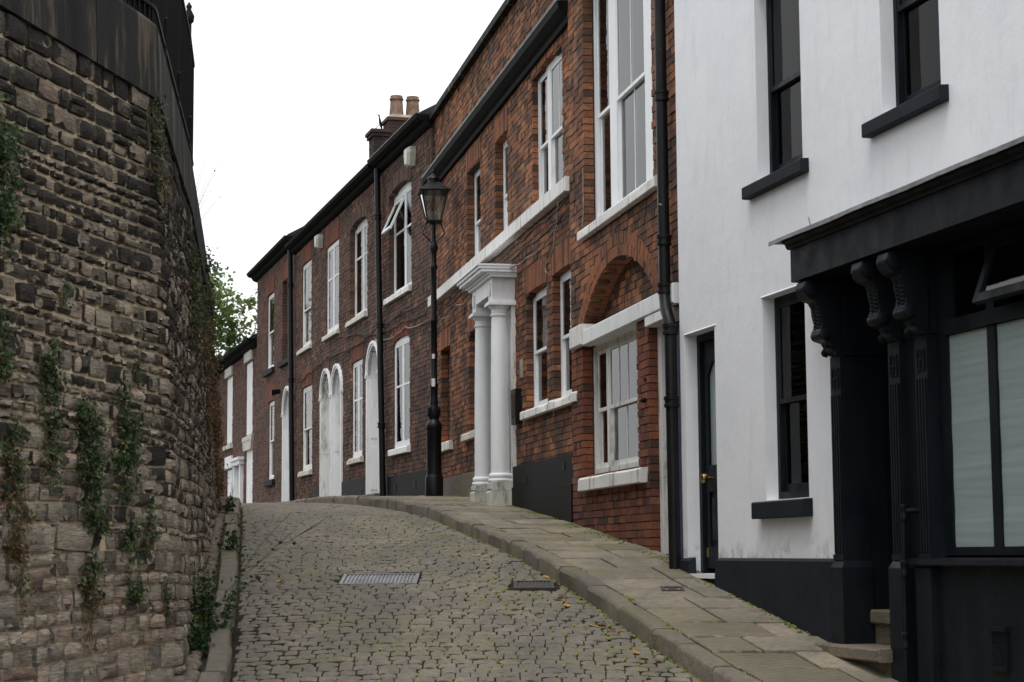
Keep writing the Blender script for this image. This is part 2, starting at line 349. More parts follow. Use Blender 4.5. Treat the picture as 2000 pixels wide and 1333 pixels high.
def line(pl):
    ys = np.array([p[1] for p in pl], float); xs = np.array([p[0] for p in pl], float)
    yy = np.arange(ys[0], ys[-1], .1); xx = np.interp(yy, ys, xs); k = np.exp(-.5*(np.arange(-10, 11)*.1/.4)**2); k /= k.sum()
    n = 10; pad = np.concatenate([xx[0] + (xx[0]-xx[1])*np.arange(n, 0, -1), xx, xx[-1] + (xx[-1]-xx[-2])*np.arange(1, n+1)])
    sm = np.convolve(pad, k, 'valid'); return lambda y: float(np.interp(y, yy, sm))
kr = line(KERB_R); kl = line(KERB_L)
def fr_(y): return float(np.interp(y, [p[1] for p in FAC_R], [p[0] for p in FAC_R]))

# terrain: one sheet out to the horizon, just below paving level
mb = MB(); ys = [-400, -100, -30] + [float(v) for v in np.arange(-20, 70, 1.)] + [100, 200, 500, 900]; xs = [-600, -100, -40, -20, -10, 0, 10, 20, 40, 100, 600]
i0 = 0
for y in ys:
    for x in xs: mb.v.append((x, y, float(np.interp(y, _ys, _hs)) - .34))
for j in range(len(ys)-1):
    for i in range(len(xs)-1):
        a = j*len(xs)+i; mb.f.append((a, a+1, a+1+len(xs), a+len(xs)))
tag(mb.build('ground', 'pinkstone'), kind='structure')

def strip(name, xa, xb, dz, y0, y1, mat, step=.5, n=4, camber=0.0):
    mb = MB(); yy = np.arange(y0, y1+1e-6, step)
    for y in yy:
        for i in range(n+1):
            t = i/n; mb.v.append((xa(y)*(1-t)+xb(y)*t, y, pav(y)+dz+camber*(1-(2*t-1)**2)))
    for j in range(len(yy)-1):
        for i in range(n):
            a = j*(n+1)+i; mb.f.append((a, a+1, a+n+2, a+n+1))
    return tag(mb.build(name, mat), kind='structure')
road = strip('road', lambda y: kl(y)-.1, lambda y: kr(y)+.1, -.1385, 2, 66, 'joint', .3, 8, .035)
pavement = strip('pavement', lambda y: kr(y)+.1, lambda y: fr_(y)+.12, -.016, 2, 66, 'soil')
verge = strip('verge', lambda y: kl(y)-1.6, lambda y: kl(y)-.05, -.05, 2, 66, 'soil')

# setts: rows across the carriageway, each stone its own piece
def sett_template(seed):
    r = random.Random(seed); mb = MB(); n = 4
    g = []
    for j in range(n+1):
        row = []
        for i in range(n+1):
            u = i/n-.5; v = j/n-.5; e = max(abs(u), abs(v))
            z = 1 - .06*(abs(u)*2)**8 - .09*(abs(v)*2)**6 + r.uniform(-.05, .05)
            row.append((u*(1-.015*(abs(v)*2)**3)+r.uniform(-.015, .015), v*(1-.02*(abs(u)*2)**3)+r.uniform(-.015, .015), z))
        g.append(row)
    for row in g: mb.v += row
    w = n+1
    for j in range(n):
        for i in range(n): a = j*w+i; mb.f.append((a, a+1, a+1+w, a+w))
    ringi = [i for i in range(w)] + [j*w+n for j in range(1, w)] + [n*w+i for i in range(n-1, -1, -1)] + [j*w for j in range(n-1, 0, -1)]
    b = len(mb.v)
    for q in ringi: p = mb.v[q]; mb.v.append((p[0]*1.0, p[1]*1.0, 0))
    for k in range(len(ringi)):
        k2 = (k+1) % len(ringi); mb.f.append((ringi[k], b+k, b+k2, ringi[k2]))
    return template(mb)
sett_t = [sett_template(s) for s in range(10)]
items = []; moss_pts = []; y = 9.6; row = 0
COVERS = [(-1.49, -.81, 16.23, 16.79), (-.01, .35, 16.06, 16.46)]
while y < 33:
    dy = random.uniform(.118, .132); a = kl(y)+.02; b = kr(y)-.02; x = a - (row % 2)*.09 + random.uniform(-.03, .03)
    while x < b - .03:
        w = random.choice([.10, .115, .13, .145, .165])
        x0 = max(x, a); x1 = min(x+w, b); x += w
        for c in COVERS:
            if c[2]-.055 < y+dy/2 < c[3]+.055:
                if x0 < c[0] < x1: x1 = c[0]-.002
                if x0 < c[1] < x1: x0 = c[1]+.002
        if x1-x0 < .05: continue
        cx = (x0+x1)/2
        bow = .05*math.sin((cx-a)/(b-a)*math.pi)
        yc = y + dy/2 + bow
        if any(c[0] <= cx <= c[1] and c[2]-.055 < y+dy/2 < c[3]+.055 for c in COVERS): continue
        sl = slope(yc); yaw = random.gauss(0, .010); camb = .035*(1-((cx-(a+b)/2)/((b-a)/2))**2)
        ex = np.array([math.cos(yaw), math.sin(yaw), sl*math.sin(yaw)+random.gauss(0, .012)]); ey = np.array([-math.sin(yaw), math.cos(yaw), sl*math.cos(yaw)+random.gauss(0, .015)]); ey /= np.linalg.norm(ey)
        ex -= ey*ex.dot(ey); ex /= np.linalg.norm(ex); ez = np.cross(ex, ey)
        h = .09; top = road_z(yc)+camb+random.gauss(0, .003)
        c = np.array([cx, yc, top]) - ez*h
        items.append((random.randrange(len(sett_t)), mat4(ex*(x1-x0-random.uniform(.006, .014)), ey*(dy-random.uniform(.006, .011)), ez*h, c)))
        moss_pts.append((x1, yc, top-.006, sl, (cx-a)/(b-a)))
    y += dy; row += 1
def near_rank(it):
    x, y, d = camera_px(it[1][:3, 3]); return (1e3 if -10 < x < 2010 and -10 < y < 1345 and d > 0 else 0) - d
pieces('sett', sett_t, items, 'sett', road, 300, near_rank, 'distant_setts', 48)

# kerb stones
def kerb_run(nm, fx, side, y0, y1, parent, w=.15, hgt=0.0):
    y = y0
    while y < y1:
        L = random.uniform(.42, .9); ya, yb = y+.006, y+L-.006; rings = []
        j = random.gauss(0, .010); jh = abs(random.gauss(0, .006))
        n = 3
        for k in range(n+1):
            yy = ya+(yb-ya)*k/n; x = fx(yy)+j; tx = Vector((fx(yy+.1)-fx(yy-.1), .2, 0)).normalized(); nx = Vector((tx.y, -tx.x, 0))*side
            zt = pav(yy)+hgt+jh+random.gauss(0, .003); e = .0 if 0 < k < n else .008
            prof = [(-.004, -.3), (random.gauss(0, .003), -.03-e), (.010, -.010-e), (.024, .002-e), (w-.01, .002-e), (w, -.012), (w, -.3)]
            rings.append([(x+nx.x*u, yy+nx.y*u, zt+v) for u, v in prof])
        ko = MB().loft(rings).build('kerb_stone', 'kerb', parent, True); ko.data.set_sharp_from_angle(angle=R(28))
        y += L
kerb = empty('kerb', (0, 0, 0)); tag(kerb, kind='structure')
kerb_run('kerb_stone', kr, 1, 8.5, 50, kerb, .15, .008)
kerb2 = empty('kerb', (0, 0, 0)); tag(kerb2, kind='structure')
kerb_run('kerb_stone', kl, -1, 8.5, 40, kerb2, .15, .02)

# flagstones
y = 8.4; row = 0
while y < 52:
    dy = random.uniform(.38, .62); a = lambda q: kr(q)+.165; b = lambda q: fr_(q)+.06
    wid = b(y)-a(y); nspl = 1 if wid < .55 else (2 if wid < 1.35 else 3 if wid < 2.2 else 4)
    if nspl == 2: cuts = [0, random.choice([.36, .45, .55, .64]), 1]
    else: cuts = [0] + sorted((k+random.uniform(-.2, .2))/nspl for k in range(1, nspl)) + [1]
    for k in range(len(cuts)-1):
        g = .011/max(wid, .2); u0 = cuts[k]+g; u1 = cuts[k+1]-g; ya, yb = y+.013+random.uniform(0, .012), y+dy-.013-random.uniform(0, .010)
        sk = random.gauss(0, .014); jz = random.gauss(0, .0035); jt = random.gauss(0, .003)
        def pt(u, q, dz): return (a(q)*(1-u)+b(q)*u, q, pav(q)+jz+dz+jt*(u-.5)*2)
        base = [(u0, ya+sk), (u1, ya-sk), (u1, yb-sk), (u0, yb+sk)]; e = .008
        cu, cq = (u0+u1)/2, (ya+yb)/2
        ins = [(u+(cu-u)*e/max(.05, abs(cu-u)*wid), q+(cq-q)*e/max(.05, abs(cq-q))) for u, q in base]
        rings = [[pt(u, q, -.08) for u, q in base], [pt(u, q, -.007) for u, q in base], [pt(u, q, .0) for u, q in ins]]
        rib = (y < 14.2 and k == 0) or random.random() < .10
        MB().loft(rings, False, True).build('flagstone', 'ribbed' if rib else 'flag', pavement)
    y += dy; row += 1

# moss in the joints, one mass nobody could count
def blob(seed):
    r = random.Random(seed); mb = MB(); n = 7
    mb.loft([[(math.cos(2*math.pi*j/n)*s_*(1+r.uniform(-.25, .25)), math.sin(2*math.pi*j/n)*s_*(1+r.uniform(-.25, .25)), z) for j in range(n)] for s_, z in ((1, -.3), (.9, .5), (.45, 1))])
    return template(mb)
blob_t = [blob(s) for s in range(5)]
mi = []
for (x, yy, z, sl, v) in moss_pts:
    if yy > 24: continue
    pr = .14 + .6*math.exp(-((v-.72)/.28)**2) * (0.55+.45*math.sin(yy*1.7+x*2.3))
    if random.random() < pr:
        r = random.uniform(.011, .018); ly_ = random.uniform(.02, .05); mi.append((random.randrange(5), mat4(np.array([r*random.uniform(.8, 1.4), 0, 0]), np.array([0, ly_, sl*ly_]), np.array([0, 0, random.uniform(.005, .008)]), np.array([x, yy, z+.001]))))
for k in range(1900):      # along the back edge of the right kerb and the foot of the houses
    yy = random.uniform(9, 24); t_ = random.random()
    x = kr(yy)+.16+random.gauss(0, .012) if t_ < .45 else (fr_(yy)-.03-abs(random.gauss(0, .05)) if t_ < .8 else kr(yy)-.02+random.gauss(0, .012))
    if t_ < .45 and math.sin(yy*2.3)+math.sin(yy*5.1) < .35: continue
    z = (pav(yy) if t_ < .8 else road_z(yy)); r = random.uniform(.006, .015)
    mi.append((random.randrange(5), mat4(np.array([r, 0, 0]), np.array([0, r*2.2, slope(yy)*r*2.2]), np.array([0, 0, random.uniform(.005, .009)]), np.array([x, yy, z]))))
pieces('moss', blob_t, mi, 'moss', None, 0, lambda i: 0, 'moss', 60)
tag(bpy.data.objects['moss'], 'bright green moss in the joints of road and pavement', 'moss', kind='stuff')

# cobbles of the narrow strip under the stone wall
cb = []
def pebble_t(seed):
    r = random.Random(seed); mb = MB(); n = 8
    mb.loft([[(math.cos(2*math.pi*j/n)*s_*(1+r.uniform(-.12, .12)), math.sin(2*math.pi*j/n)*s_*(1+r.uniform(-.12, .12)), z) for j in range(n)] for s_, z in ((.95, -.6), (1, 0), (.82, .6), (.4, .92))])
    return template(mb)
peb_t = [pebble_t(s) for s in range(6)]
y = 10.0
while y < 30:
    x = kl(y)-.17
    for k in range(9):
        x -= random.uniform(.055, .085); r = random.uniform(.036, .055); ang = random.gauss(.0, .5)
        cb.append((random.randrange(6), mat4(np.array([math.cos(ang), math.sin(ang), 0])*r*1.15, np.array([-math.sin(ang), math.cos(ang), 0])*r*.8, np.array([0, 0, r*.75]), np.array([x+random.gauss(0, .01), y+random.gauss(0, .012), pav(y)-.02+.012*random.random()]))))
    y += random.uniform(.06, .085)
pieces('cobble', peb_t, cb, 'pebble', verge, 120, near_rank, 'distant_cobbles', 60)

# ------------------------------------------------------------------ stone retaining wall on the left
WB = [(-3.6, 5.75), (-2.18, 12.6), (-2.39, 14.42), (-2.66, 16.82), (-3.25, 21.2), (-3.72, 24.6), (-4.45, 27.5), (-5.6, 31), (-7.6, 36), (-11.5, 44)]
_pl = [np.array(p) for p in WB]; _cum = [0]
for p, q in zip(_pl[:-1], _pl[1:]): _cum.append(_cum[-1] + float(np.linalg.norm(q-p)))
_aa = np.arange(0, _cum[-1], .02); _px = np.interp(_aa, _cum, [p[0] for p in _pl]); _py = np.interp(_aa, _cum, [p[1] for p in _pl])
def _smooth(v, sg):
    k = int(sg*4/.02); ker = np.exp(-.5*(np.arange(-k, k+1)*.02/sg)**2); ker /= ker.sum()
    pad = np.concatenate([v[0]+(v[0]-v[1])*np.arange(k, 0, -1), v, v[-1]+(v[-1]-v[-2])*np.arange(1, k+1)]); return np.convolve(pad, ker, 'valid')
_px = _smooth(_px, .06); _py = _smooth(_py, .06)
A0 = _cum[1]                                                     # arc length of the bend
def wall_pt(a, z, off=0.0):
    x = float(np.interp(a, _aa, _px)); y = float(np.interp(a, _aa, _py))
    dx = float(np.interp(a+.05, _aa, _px) - np.interp(a-.05, _aa, _px)); dy = float(np.interp(a+.05, _aa, _py) - np.interp(a-.05, _aa, _py))
    l = math.hypot(dx, dy) or 1; t = (dx/l, dy/l); n = (t[1], -t[0]); o = off - .06*(z+.8)
    return np.array([x+n[0]*o, y+n[1]*o, z]), np.array([t[0], t[1], 0]), np.array([n[0], n[1], 0])
stone_wall = empty('stone_retaining_wall', (-2.2, 12.6, pav(12.6)))
tag(stone_wall, 'tall sooty sandstone retaining wall curving along the left side of the lane', 'wall')
SWI = np.array([-2.2, 12.6, pav(12.6)])                          # children are stored relative to this base point
mb = MB(); av = np.arange(.1, _aa[-1]-.2, .12); zv = np.arange(-1.6, 3.14, .12)
for a in av:
    for z in zv:
        p, t, n = wall_pt(a, z, -.006 + random.uniform(-.005, .005)); mb.v.append(tuple(p-SWI))
nz = len(zv)
for i in range(len(av)-1):
    for j in range(nz-1): q = i*nz+j; mb.f.append((q, q+nz, q+nz+1, q+1))
core = mb.build('mortar_bed', 'wall_mortar', stone_wall, True)
def stone_t(seed):
    r = random.Random(seed); mb = MB(); nx, nzz = 4, 3
    w = nx+1; tilt = r.uniform(-.18, .18); tl2 = r.uniform(-.12, .12)
    cx = [r.uniform(.0, .035) for _ in range(4)]; cz = [r.uniform(0, .06) for _ in range(4)]
    for j in range(nzz+1):
        for i in range(nx+1):
            u = i/nx-.5; v = j/nzz-.5; e = max(abs(u), abs(v))*2
            k = (0 if u < 0 else 1) + (0 if v < 0 else 2)
            y = .98 - .20*max(0, (e-.6)/.4)**2 + tilt*u*.8 + tl2*v*.8 + r.uniform(-.07, .07)
            mb.v.append((u*(1-cx[k]*(abs(v)*2)**3*1.6)+r.uniform(-.02, .02), y, v*(1-cz[k]*(abs(u)*2)**3*1.4)+r.uniform(-.03, .03)))
    for j in range(nzz):
        for i in range(nx): a = j*w+i; mb.f.append((a, a+1, a+1+w, a+w))
    ring = [i for i in range(w)] + [j*w+nx for j in range(1, nzz+1)] + [nzz*w+i for i in range(nx-1, -1, -1)] + [j*w for j in range(nzz-1, 0, -1)]
    b = len(mb.v)
    for q in ring: p = mb.v[q]; mb.v.append((p[0]*1.03, -.6, p[2]*1.03))
    for k in range(len(ring)): k2 = (k+1) % len(ring); mb.f.append((ring[k], b+k, b+k2, ring[k2]))
    return template(mb)
stone_ts = [stone_t(100+s) for s in range(14)]
sitems = []; z = -1.4
big = []
def add_stone(a, zc, w, h, depth=None, tid=None):
    p, t, n = wall_pt(a, zc, -.03); roll = random.gauss(0, .02)
    ez = np.array([0, 0, 1.]) - n*.06; ex = t*math.cos(roll) + ez*math.sin(roll); e3 = ez*math.cos(roll) - t*math.sin(roll)
    d = depth or random.uniform(.048, .072)
    sitems.append((tid if tid is not None else random.randrange(len(stone_ts)), mat4(ex*w, n*d, e3*h, p-SWI)))
BIGS = [(-2.5, -1.18, .03, .19)]
while z < 2.98:
    h = random.choice([.06, .07, .08, .088, .095, .105, .125] if z > .7 else [.075, .095, .11, .125, .14, .155]); h = h if z+h < 2.93 else 3.08-z
    for zb_ in (.03, .19):
        if z < zb_-.01 and z+h > zb_-.05: h = zb_-z
    a = .3 + random.uniform(0, .2)
    while a < _aa[-1]-.4:
        w = h*random.choice([1.1, 1.3, 1.6, 1.9, 2.2, 2.6]) + random.uniform(-.02, .05); w = max(.09, w)
        y_here = float(np.interp(a, _aa, _py)); zc = z+h/2 + .02*math.sin(a*1.3+z*2)
        skip = zc < pav(y_here)-.25 or any(b0+A0-.02 < a+w/2 < b1+A0+.02 and z0-.005 < z+h/2 < z1 for b0, b1, z0, z1 in BIGS)
        jw = .014*min(1, max(0, (zc-.2)/1.0))
        if not skip:
            if h > .12 and w > .2 and random.random() < .22:          # a pair of thin stones in one course
                hh = h*random.uniform(.42, .58); add_stone(a+w/2, zc-h/2+hh/2, w-.02, hh-.014); add_stone(a+w/2, zc+hh/2, w-.02, h-hh-.014)
            else: add_stone(a+w/2, zc, w-random.uniform(.010, .02)-jw, h-random.uniform(.009, .016)-jw)
        a += w
    z += h
for b0, b1, z0, z1 in BIGS:
    a = b0
    while a < b1-.1:
        w = min(random.uniform(.55, .8), b1-a); add_stone(A0+a+w/2, (z0+z1)/2, w-.02, z1-z0-.02, .075); a += w
def stone_rank(it):
    P = it[1][:3, 3]+SWI; x, y, d = camera_px(P); m = it[1]; n = m[:3, 1]; n = n/np.linalg.norm(n); v = -P/np.linalg.norm(P)
    return (np.linalg.norm(m[:3, 0])*np.linalg.norm(m[:3, 2])*max(0, float(n.dot(v)))/d/d) if (-5 < x < 2000 and -5 < y < 1338) else 0
pieces('stone', stone_ts, sitems, 'stone', stone_wall, 300, stone_rank, 'distant_stones', 34)
# coping
a = .4
while a < A0+21.5:
    L = random.uniform(1.15, 1.6)
    if a < A0 < a+L: L = A0-a+.0 if A0-a > .5 else A0-a+1.2
    if abs(a+L-A0) < .4: L = A0-a+.05
    n = 5; rings = []
    for k in range(n+1):
        aa = a+.006+(L-.012)*k/n; ov = .045
        c = [wall_pt(aa, 3.07, ov)[0], wall_pt(aa, 3.575, ov+.03-.02)[0], wall_pt(aa, 3.60, ov+.0)[0], wall_pt(aa, 3.60, -.42)[0], wall_pt(aa, 3.07, -.42)[0]]
        rings.append([tuple(p-SWI) for p in c])
    MB().loft(rings).build('coping_stone', 'coping', stone_wall)
    a += L
# earth held up behind the wall
mb = MB(); av = np.arange(.2, _aa[-1]-.3, .5)
for a in av:
    p, t, n = wall_pt(a, 3.05, -.3); mb.v.append(tuple(p)); mb.v.append((p[0]-40, p[1]+2, 3.3))
for i in range(len(av)-1): mb.f.append((2*i, 2*i+1, 2*i+3, 2*i+2))
tag(mb.build('raised_ground', 'pinkstone'), kind='structure')
# railing on the coping
rail = empty('iron_railing', tuple(wall_pt(A0+2, 3.6, -.1)[0])); RO = np.array(rail.location)
tag(rail, 'black iron railing of close upright bars on the stone wall coping', 'railing')
aa = A0-.55; end = A0+5.35; k = 0
def rpt(a, z, off=.025): return wall_pt(a, z, off + .06*(z-3.6))[0] - RO
while aa < end:
    p = rpt(aa, 3.58); t = wall_pt(aa, 3.6)[1]; n = wall_pt(aa, 3.6)[2]
    if k % 18 == 0:
        MB().lathe([(.028, 0), (.028, .3), (.036, .31), (.036, .34), (.025, .35), (.025, .95), (.036, .96), (.036, 1.0), (.025, 1.01), (.025, 1.2), (.045, 1.22), (.05, 1.27), (.02, 1.33), (.028, 1.36), (.004, 1.4)], tuple(p), 10).build('post', 'iron', rail, True)
    else:
        MB().tube([p, p + np.array([0, 0, 1.12])], .013, 6).build('bar', 'iron', rail, True)
    aa += .088; k += 1
for z in (3.70, 4.66):
    mb = MB(); rings = []
    for q in np.arange(A0-.57, end+.01, .12):
        c = rpt(q, z); n = wall_pt(q, 3.6)[2]
        rings.append([c+n*.02, c+n*.02+np.array([0, 0, .03]), c-n*.02+np.array([0, 0, .03]), c-n*.02])
    mb.loft(rings).build('rail', 'iron', rail)

mb = MB()                                                       # sheet fixed behind the bars
for q in np.arange(A0-.56, end+.01, .12):
    for z in (3.60, 4.65): mb.v.append(tuple(rpt(q, z, .005)))
for i in range(len(mb.v)//2-1): mb.f.append((2*i, 2*i+2, 2*i+3, 2*i+1))
mb.build('backing_sheet', 'iron', rail)

# ------------------------------------------------------------------ plants on and under the wall
def leaves(pts, size, mat, name, parent, org, up_bias=.3, jit=1.0):
    n = len(pts); V = np.zeros((n*4, 3)); F = np.zeros((n*2, 3), int)
    for i, (p, nrm) in enumerate(pts):
        d = np.array(nrm) + RS.normal(0, .55*jit, 3); d /= np.linalg.norm(d)
        a = np.cross(d, RS.normal(0, 1, 3)); a /= np.linalg.norm(a); b = np.cross(d, a); s_ = size*RS.uniform(.45, 1.6); q = np.array(p)-org
        V[4*i] = q - b*s_*.5; V[4*i+1] = q + a*s_*.42 + d*s_*.12; V[4*i+2] = q + b*s_*.62 - d*s_*.1; V[4*i+3] = q - a*s_*.42 + d*s_*.12
        F[2*i] = (4*i, 4*i+1, 4*i+2); F[2*i+1] = (4*i, 4*i+2, 4*i+3)
    # two triangles of one leaf share vertices, so each leaf is one island
    o = bpy.data.objects.new(name, npmesh(name, V, F, mat)); C.objects.link(o); o.parent = parent; return o
def ivy(label, a0, a1, z0, z1, n, brown=.15, size=.03, thick=.07, name='ivy_plant', cat='ivy', seed=1):
    r = np.random.RandomState(seed); am = A0+(a0+a1)/2
    org = wall_pt(am, z0)[0]; e = empty(name, tuple(org)); tag(e, label, cat, 'ivy growing on the stone wall')
    g, bw = [], []
    H = z1-z0; W_ = a1-a0; nc = max(5, int(H/.07))
    for c in range(nc):
        tz = c/(nc-1) if nc > 1 else .5
        half = W_/2*.85*(.45+.55*math.sin(math.pi*min(1, .12+tz*.86)))*r.uniform(.65, 1.15); ca = am + r.normal(0, W_*.1)
        for k in range(int(1.35*n*r.choice([.25, .6, 1., 1.7]))//nc):
            u = r.normal(0, .45); aa = ca+u*half; zz = z0+tz*H+r.normal(0, .035); d = .035+abs(r.normal(0, thick*.6))*(1-min(1, abs(u))*.5)
            p, t, nn = wall_pt(aa, zz, d)
            low = (1-tz)
            (bw if r.rand() < brown*(.4+1.2*low) else g).append((p, nn+np.array([0, 0, .45])))
    leaves(g, size*.74, 'ivy', 'foliage', e, org)
    if bw: leaves(bw, size*.62, 'ivy_brown', 'withered_foliage', e, org)
    mb = MB()
    for k in range(4):
        pts = []; aa = am+r.uniform(-.25, .25)*W_
        for q in range(7): aa += r.normal(0, .012); pts.append(tuple(wall_pt(aa, z1-H*q/6*.95, .02)[0]-org))
        mb.tube(pts, .004, 5)
    mb.build('stem', 'stalk', e)
ivy('dark green ivy mass at the left picture edge, high on the stone wall', -2.75, -2.18, 1.66, 2.5, 1700, .04, .036, .12, seed=1)
ivy('small ivy tuft at the left picture edge, halfway up the stone wall', -2.6, -2.3, 1.0, 1.3, 320, .1, seed=2)
ivy('narrow ivy strand left of the two bushier strands on the stone wall', -2.05, -1.74, .42, 1.18, 700, .12, seed=3)
ivy('bushy ivy strand in the middle of three on the stone wall', -1.62, -1.12, .2, .86, 1150, .06, .033, .09, seed=4)
ivy('ivy strand nearest the wall bend, hanging beside the bushy one', -1.08, -.66, .36, 1.06, 950, .06, .033, .08, seed=5)
ivy('ivy clump low on the stone wall, below the strand nearest the bend', -1.02, -.68, -.22, .16, 520, .08, seed=6)
ivy('half withered ivy clump at the left picture edge, lower wall', -2.6, -2.15, .05, .66, 900, .55, seed=7)
ivy('mostly brown withered ivy near the foot of the stone wall', -1.6, -1.28, -.5, -.05, 650, .8, seed=8)
ivy('little ivy sprig close to the wall bend at mid height', -.62, -.36, .08, .34, 190, .3, .026, .05, seed=9)
ivy('sprawling weedy tuft right under the coping at the wall bend', -.3, .08, 2.45, 3.04, 420, .35, .028, .08, seed=10)
ivy('sparse green sprig at the left edge near the wall foot', -2.45, -2.15, -.22, .0, 130, .4, .026, .05, seed=11)
ivy('tiny green sprig at the wall bend near the ground', -.36, -.2, -.36, -.18, 90, .2, .026, .05, seed=12)
ivy('single green fern tuft in an upper joint of the stone wall', -1.68, -1.54, 1.46, 1.58, 60, .0, .026, .04, seed=13)
ivy('small fern tuft in a joint left of the wall bend', -.69, -.54, 1.1, 1.22, 70, .0, .026, .04, seed=14)
ivy('ivy curtain on the receding wall just beyond the bend', 3.2, 4.4, 1.75, 2.65, 1000, .3, .034, .07, seed=15)
ivy('tall brown and green creeper covering the far end of the stone wall', 9.0, 12.4, .5, 3.3, 4200, .9, .04, .09, 'creeper', 'creeper', seed=16)
ivy('brown creeper strip hanging midway along the receding wall', 6.2, 7.2, 1.2, 2.7, 1100, .85, .036, .06, 'creeper', 'creeper', seed=17)
ivy('green fern clump sprouting from the coping joint far up the wall', 8.8, 9.5, 2.9, 3.5, 300, .05, .05, .14, 'fern_plant', 'fern', seed=18)

# flowering weeds in the cobbled strip
def weed(label, x, y, n, hmax, lean, seed, leafy=1.0):
    r = np.random.RandomState(seed); z0 = pav(y)-.01; org = np.array([x, y, z0]); e = empty('flowering_weed', tuple(org)); tag(e, label, 'weed', 'weeds under the stone wall')
    st = MB(); lv = []; pet = MB()
    for k in range(n):
        h = hmax*r.uniform(.45, 1); lx = lean[0]*r.uniform(.3, 1.2)+r.normal(0, .08); ly = lean[1]*r.uniform(.3, 1.2)+r.normal(0, .08)
        pts = []
        bx, by = r.normal(0, .04), r.normal(0, .05)
        for q in range(7): t = q/6; pts.append((bx+lx*h*t**1.5, by+ly*h*t**1.5, h*t*(1-.08*t)))
        st.tube(pts, .0028, 5, .0012)
        for q in range(int(34*leafy)):
            t = r.beta(1.2, 2.6); i = min(5, int(t*6)); f = t*6-i; p = np.array(pts[i])*(1-f)+np.array(pts[i+1])*f
            lv.append((p+org+r.normal(0, .045, 3)*(1-t*.6), np.array([r.normal(), r.normal(), 1.2])))
        if h > hmax*.6:
            for q in range(r.randint(1, 4)):
                tip = np.array(pts[-1])+r.normal(0, .035, 3); st.tube([pts[-2], tuple(tip)], .002, 4)
                for j in range(8):
                    an = j*math.pi/4; u = np.array([math.cos(an), math.sin(an), .25]); v = np.array([-math.sin(an), math.cos(an), 0])
                    pet.quad(tip, tip+u*.008+v*.004, tip+u*.017, tip+u*.008-v*.004)
    st.build('stem', 'weed', e); leaves(lv, .034, 'weed', 'foliage', e, org); tag(pet.build('flowers', 'petal', e), kind='stuff')
weed('large leafy weed with yellow flowers growing against the foot of the stone wall', -2.24, 13.85, 12, .62, (.16, .15), 31, 1.5)
weed('tall thin yellow flowered weed leaning out over the left kerb', -2.18, 14.25, 5, .95, (.75, .5), 32, .45)
weed('low dark green weed clump nearest the camera in the cobbled strip', -2.2, 13.3, 9, .26, (.05, .1), 33, 1.4)
weed('small yellow flowered weed further up the cobbled strip', -2.6, 17.6, 6, .42, (.2, .2), 34, .8)
weed('farthest weed by the kerb near the brow of the lane', -3.35, 22.5, 6, .4, (.2, .2), 35, .8)
# dry stalks on the wall top
def stalks(label, a, h, seed):
    r = np.random.RandomState(seed); org = wall_pt(A0+a, 3.6, -.2)[0]; e = empty('dry_stalks', tuple(org)); tag(e, label, 'plant', 'dry stalks on the wall top'); mb = MB(); lv = []
    for k in range(11):
        lx, ly = r.normal(.25, .25), r.normal(0, .3); H = h*r.uniform(.5, 1); pts = [(r.normal(0, .06)*0+lx*H*t**1.6, ly*H*t**1.6, H*t) for t in (0, .25, .5, .75, 1)]
        mb.tube(pts, .0045, 4, .002)
        for q in range(1): t = r.uniform(.6, 1); lv.append((np.array([lx*H*t**1.6, ly*H*t**1.6, H*t])+r.normal(0, .015, 3)+org, r.normal(0, 1, 3)))
    mb.build('stem', 'stalk', e); leaves(lv, .028, 'ivy_brown', 'foliage', e, org)
stalks('thin dry stalks at the far end of the wall top, before the tree', 10.2, 1.3, 42)

# ------------------------------------------------------------------ house building kit (local axes: x along the front going away, y out to the street, z up)
def frame(az, ox, oy): return (ox, oy, R(90)-az)
FW = (R(-14.663), 1.3923, 16.5527); FA = (R(-11.1615), 1.4060, 16.8224); FB = (R(-15.873), -1.2927, 30.4505)
def front_ground(F, s):
    return pav(F[2] + s*math.cos(F[0]))
def house(name, F, label, cat='house', group=None):
    e = empty(name, (F[1], F[2], 0), R(90)-F[0]); tag(e, label, cat, group); return e
UNIT = template(MB().box(-.5, .5, -1, 0, -.5, .5))
def rect(s0, s1, z0, z1, rise=0.0):
    s0, s1 = min(s0, s1), max(s0, s1)
    w = s1-s0
    if rise > 0: Rr = (w*w/4+rise*rise)/(2*rise); zc = z1+rise-Rr
    def iv(z):
        if z < z0 or z > z1+rise: return None
        if z <= z1: return (s0, s1)
        hw = math.sqrt(max(0, Rr*Rr-(z-zc)**2)); return ((s0+s1)/2-hw, (s0+s1)/2+hw)
    return iv
def arc_pts(s0, s1, z1, rise, n=16, grow=0.0):
    w = s1-s0; rise = max(rise, .012); Rr = (w*w/4+rise*rise)/(2*rise); zc = z1+rise-Rr; th = math.asin(min(1, w/2/Rr))
    if rise > w/2: th = math.pi/2
    return [((s0+s1)/2+(Rr+grow)*math.sin(-th+2*th*k/n), zc+(Rr+grow)*math.cos(-th+2*th*k/n)) for k in range(n+1)]
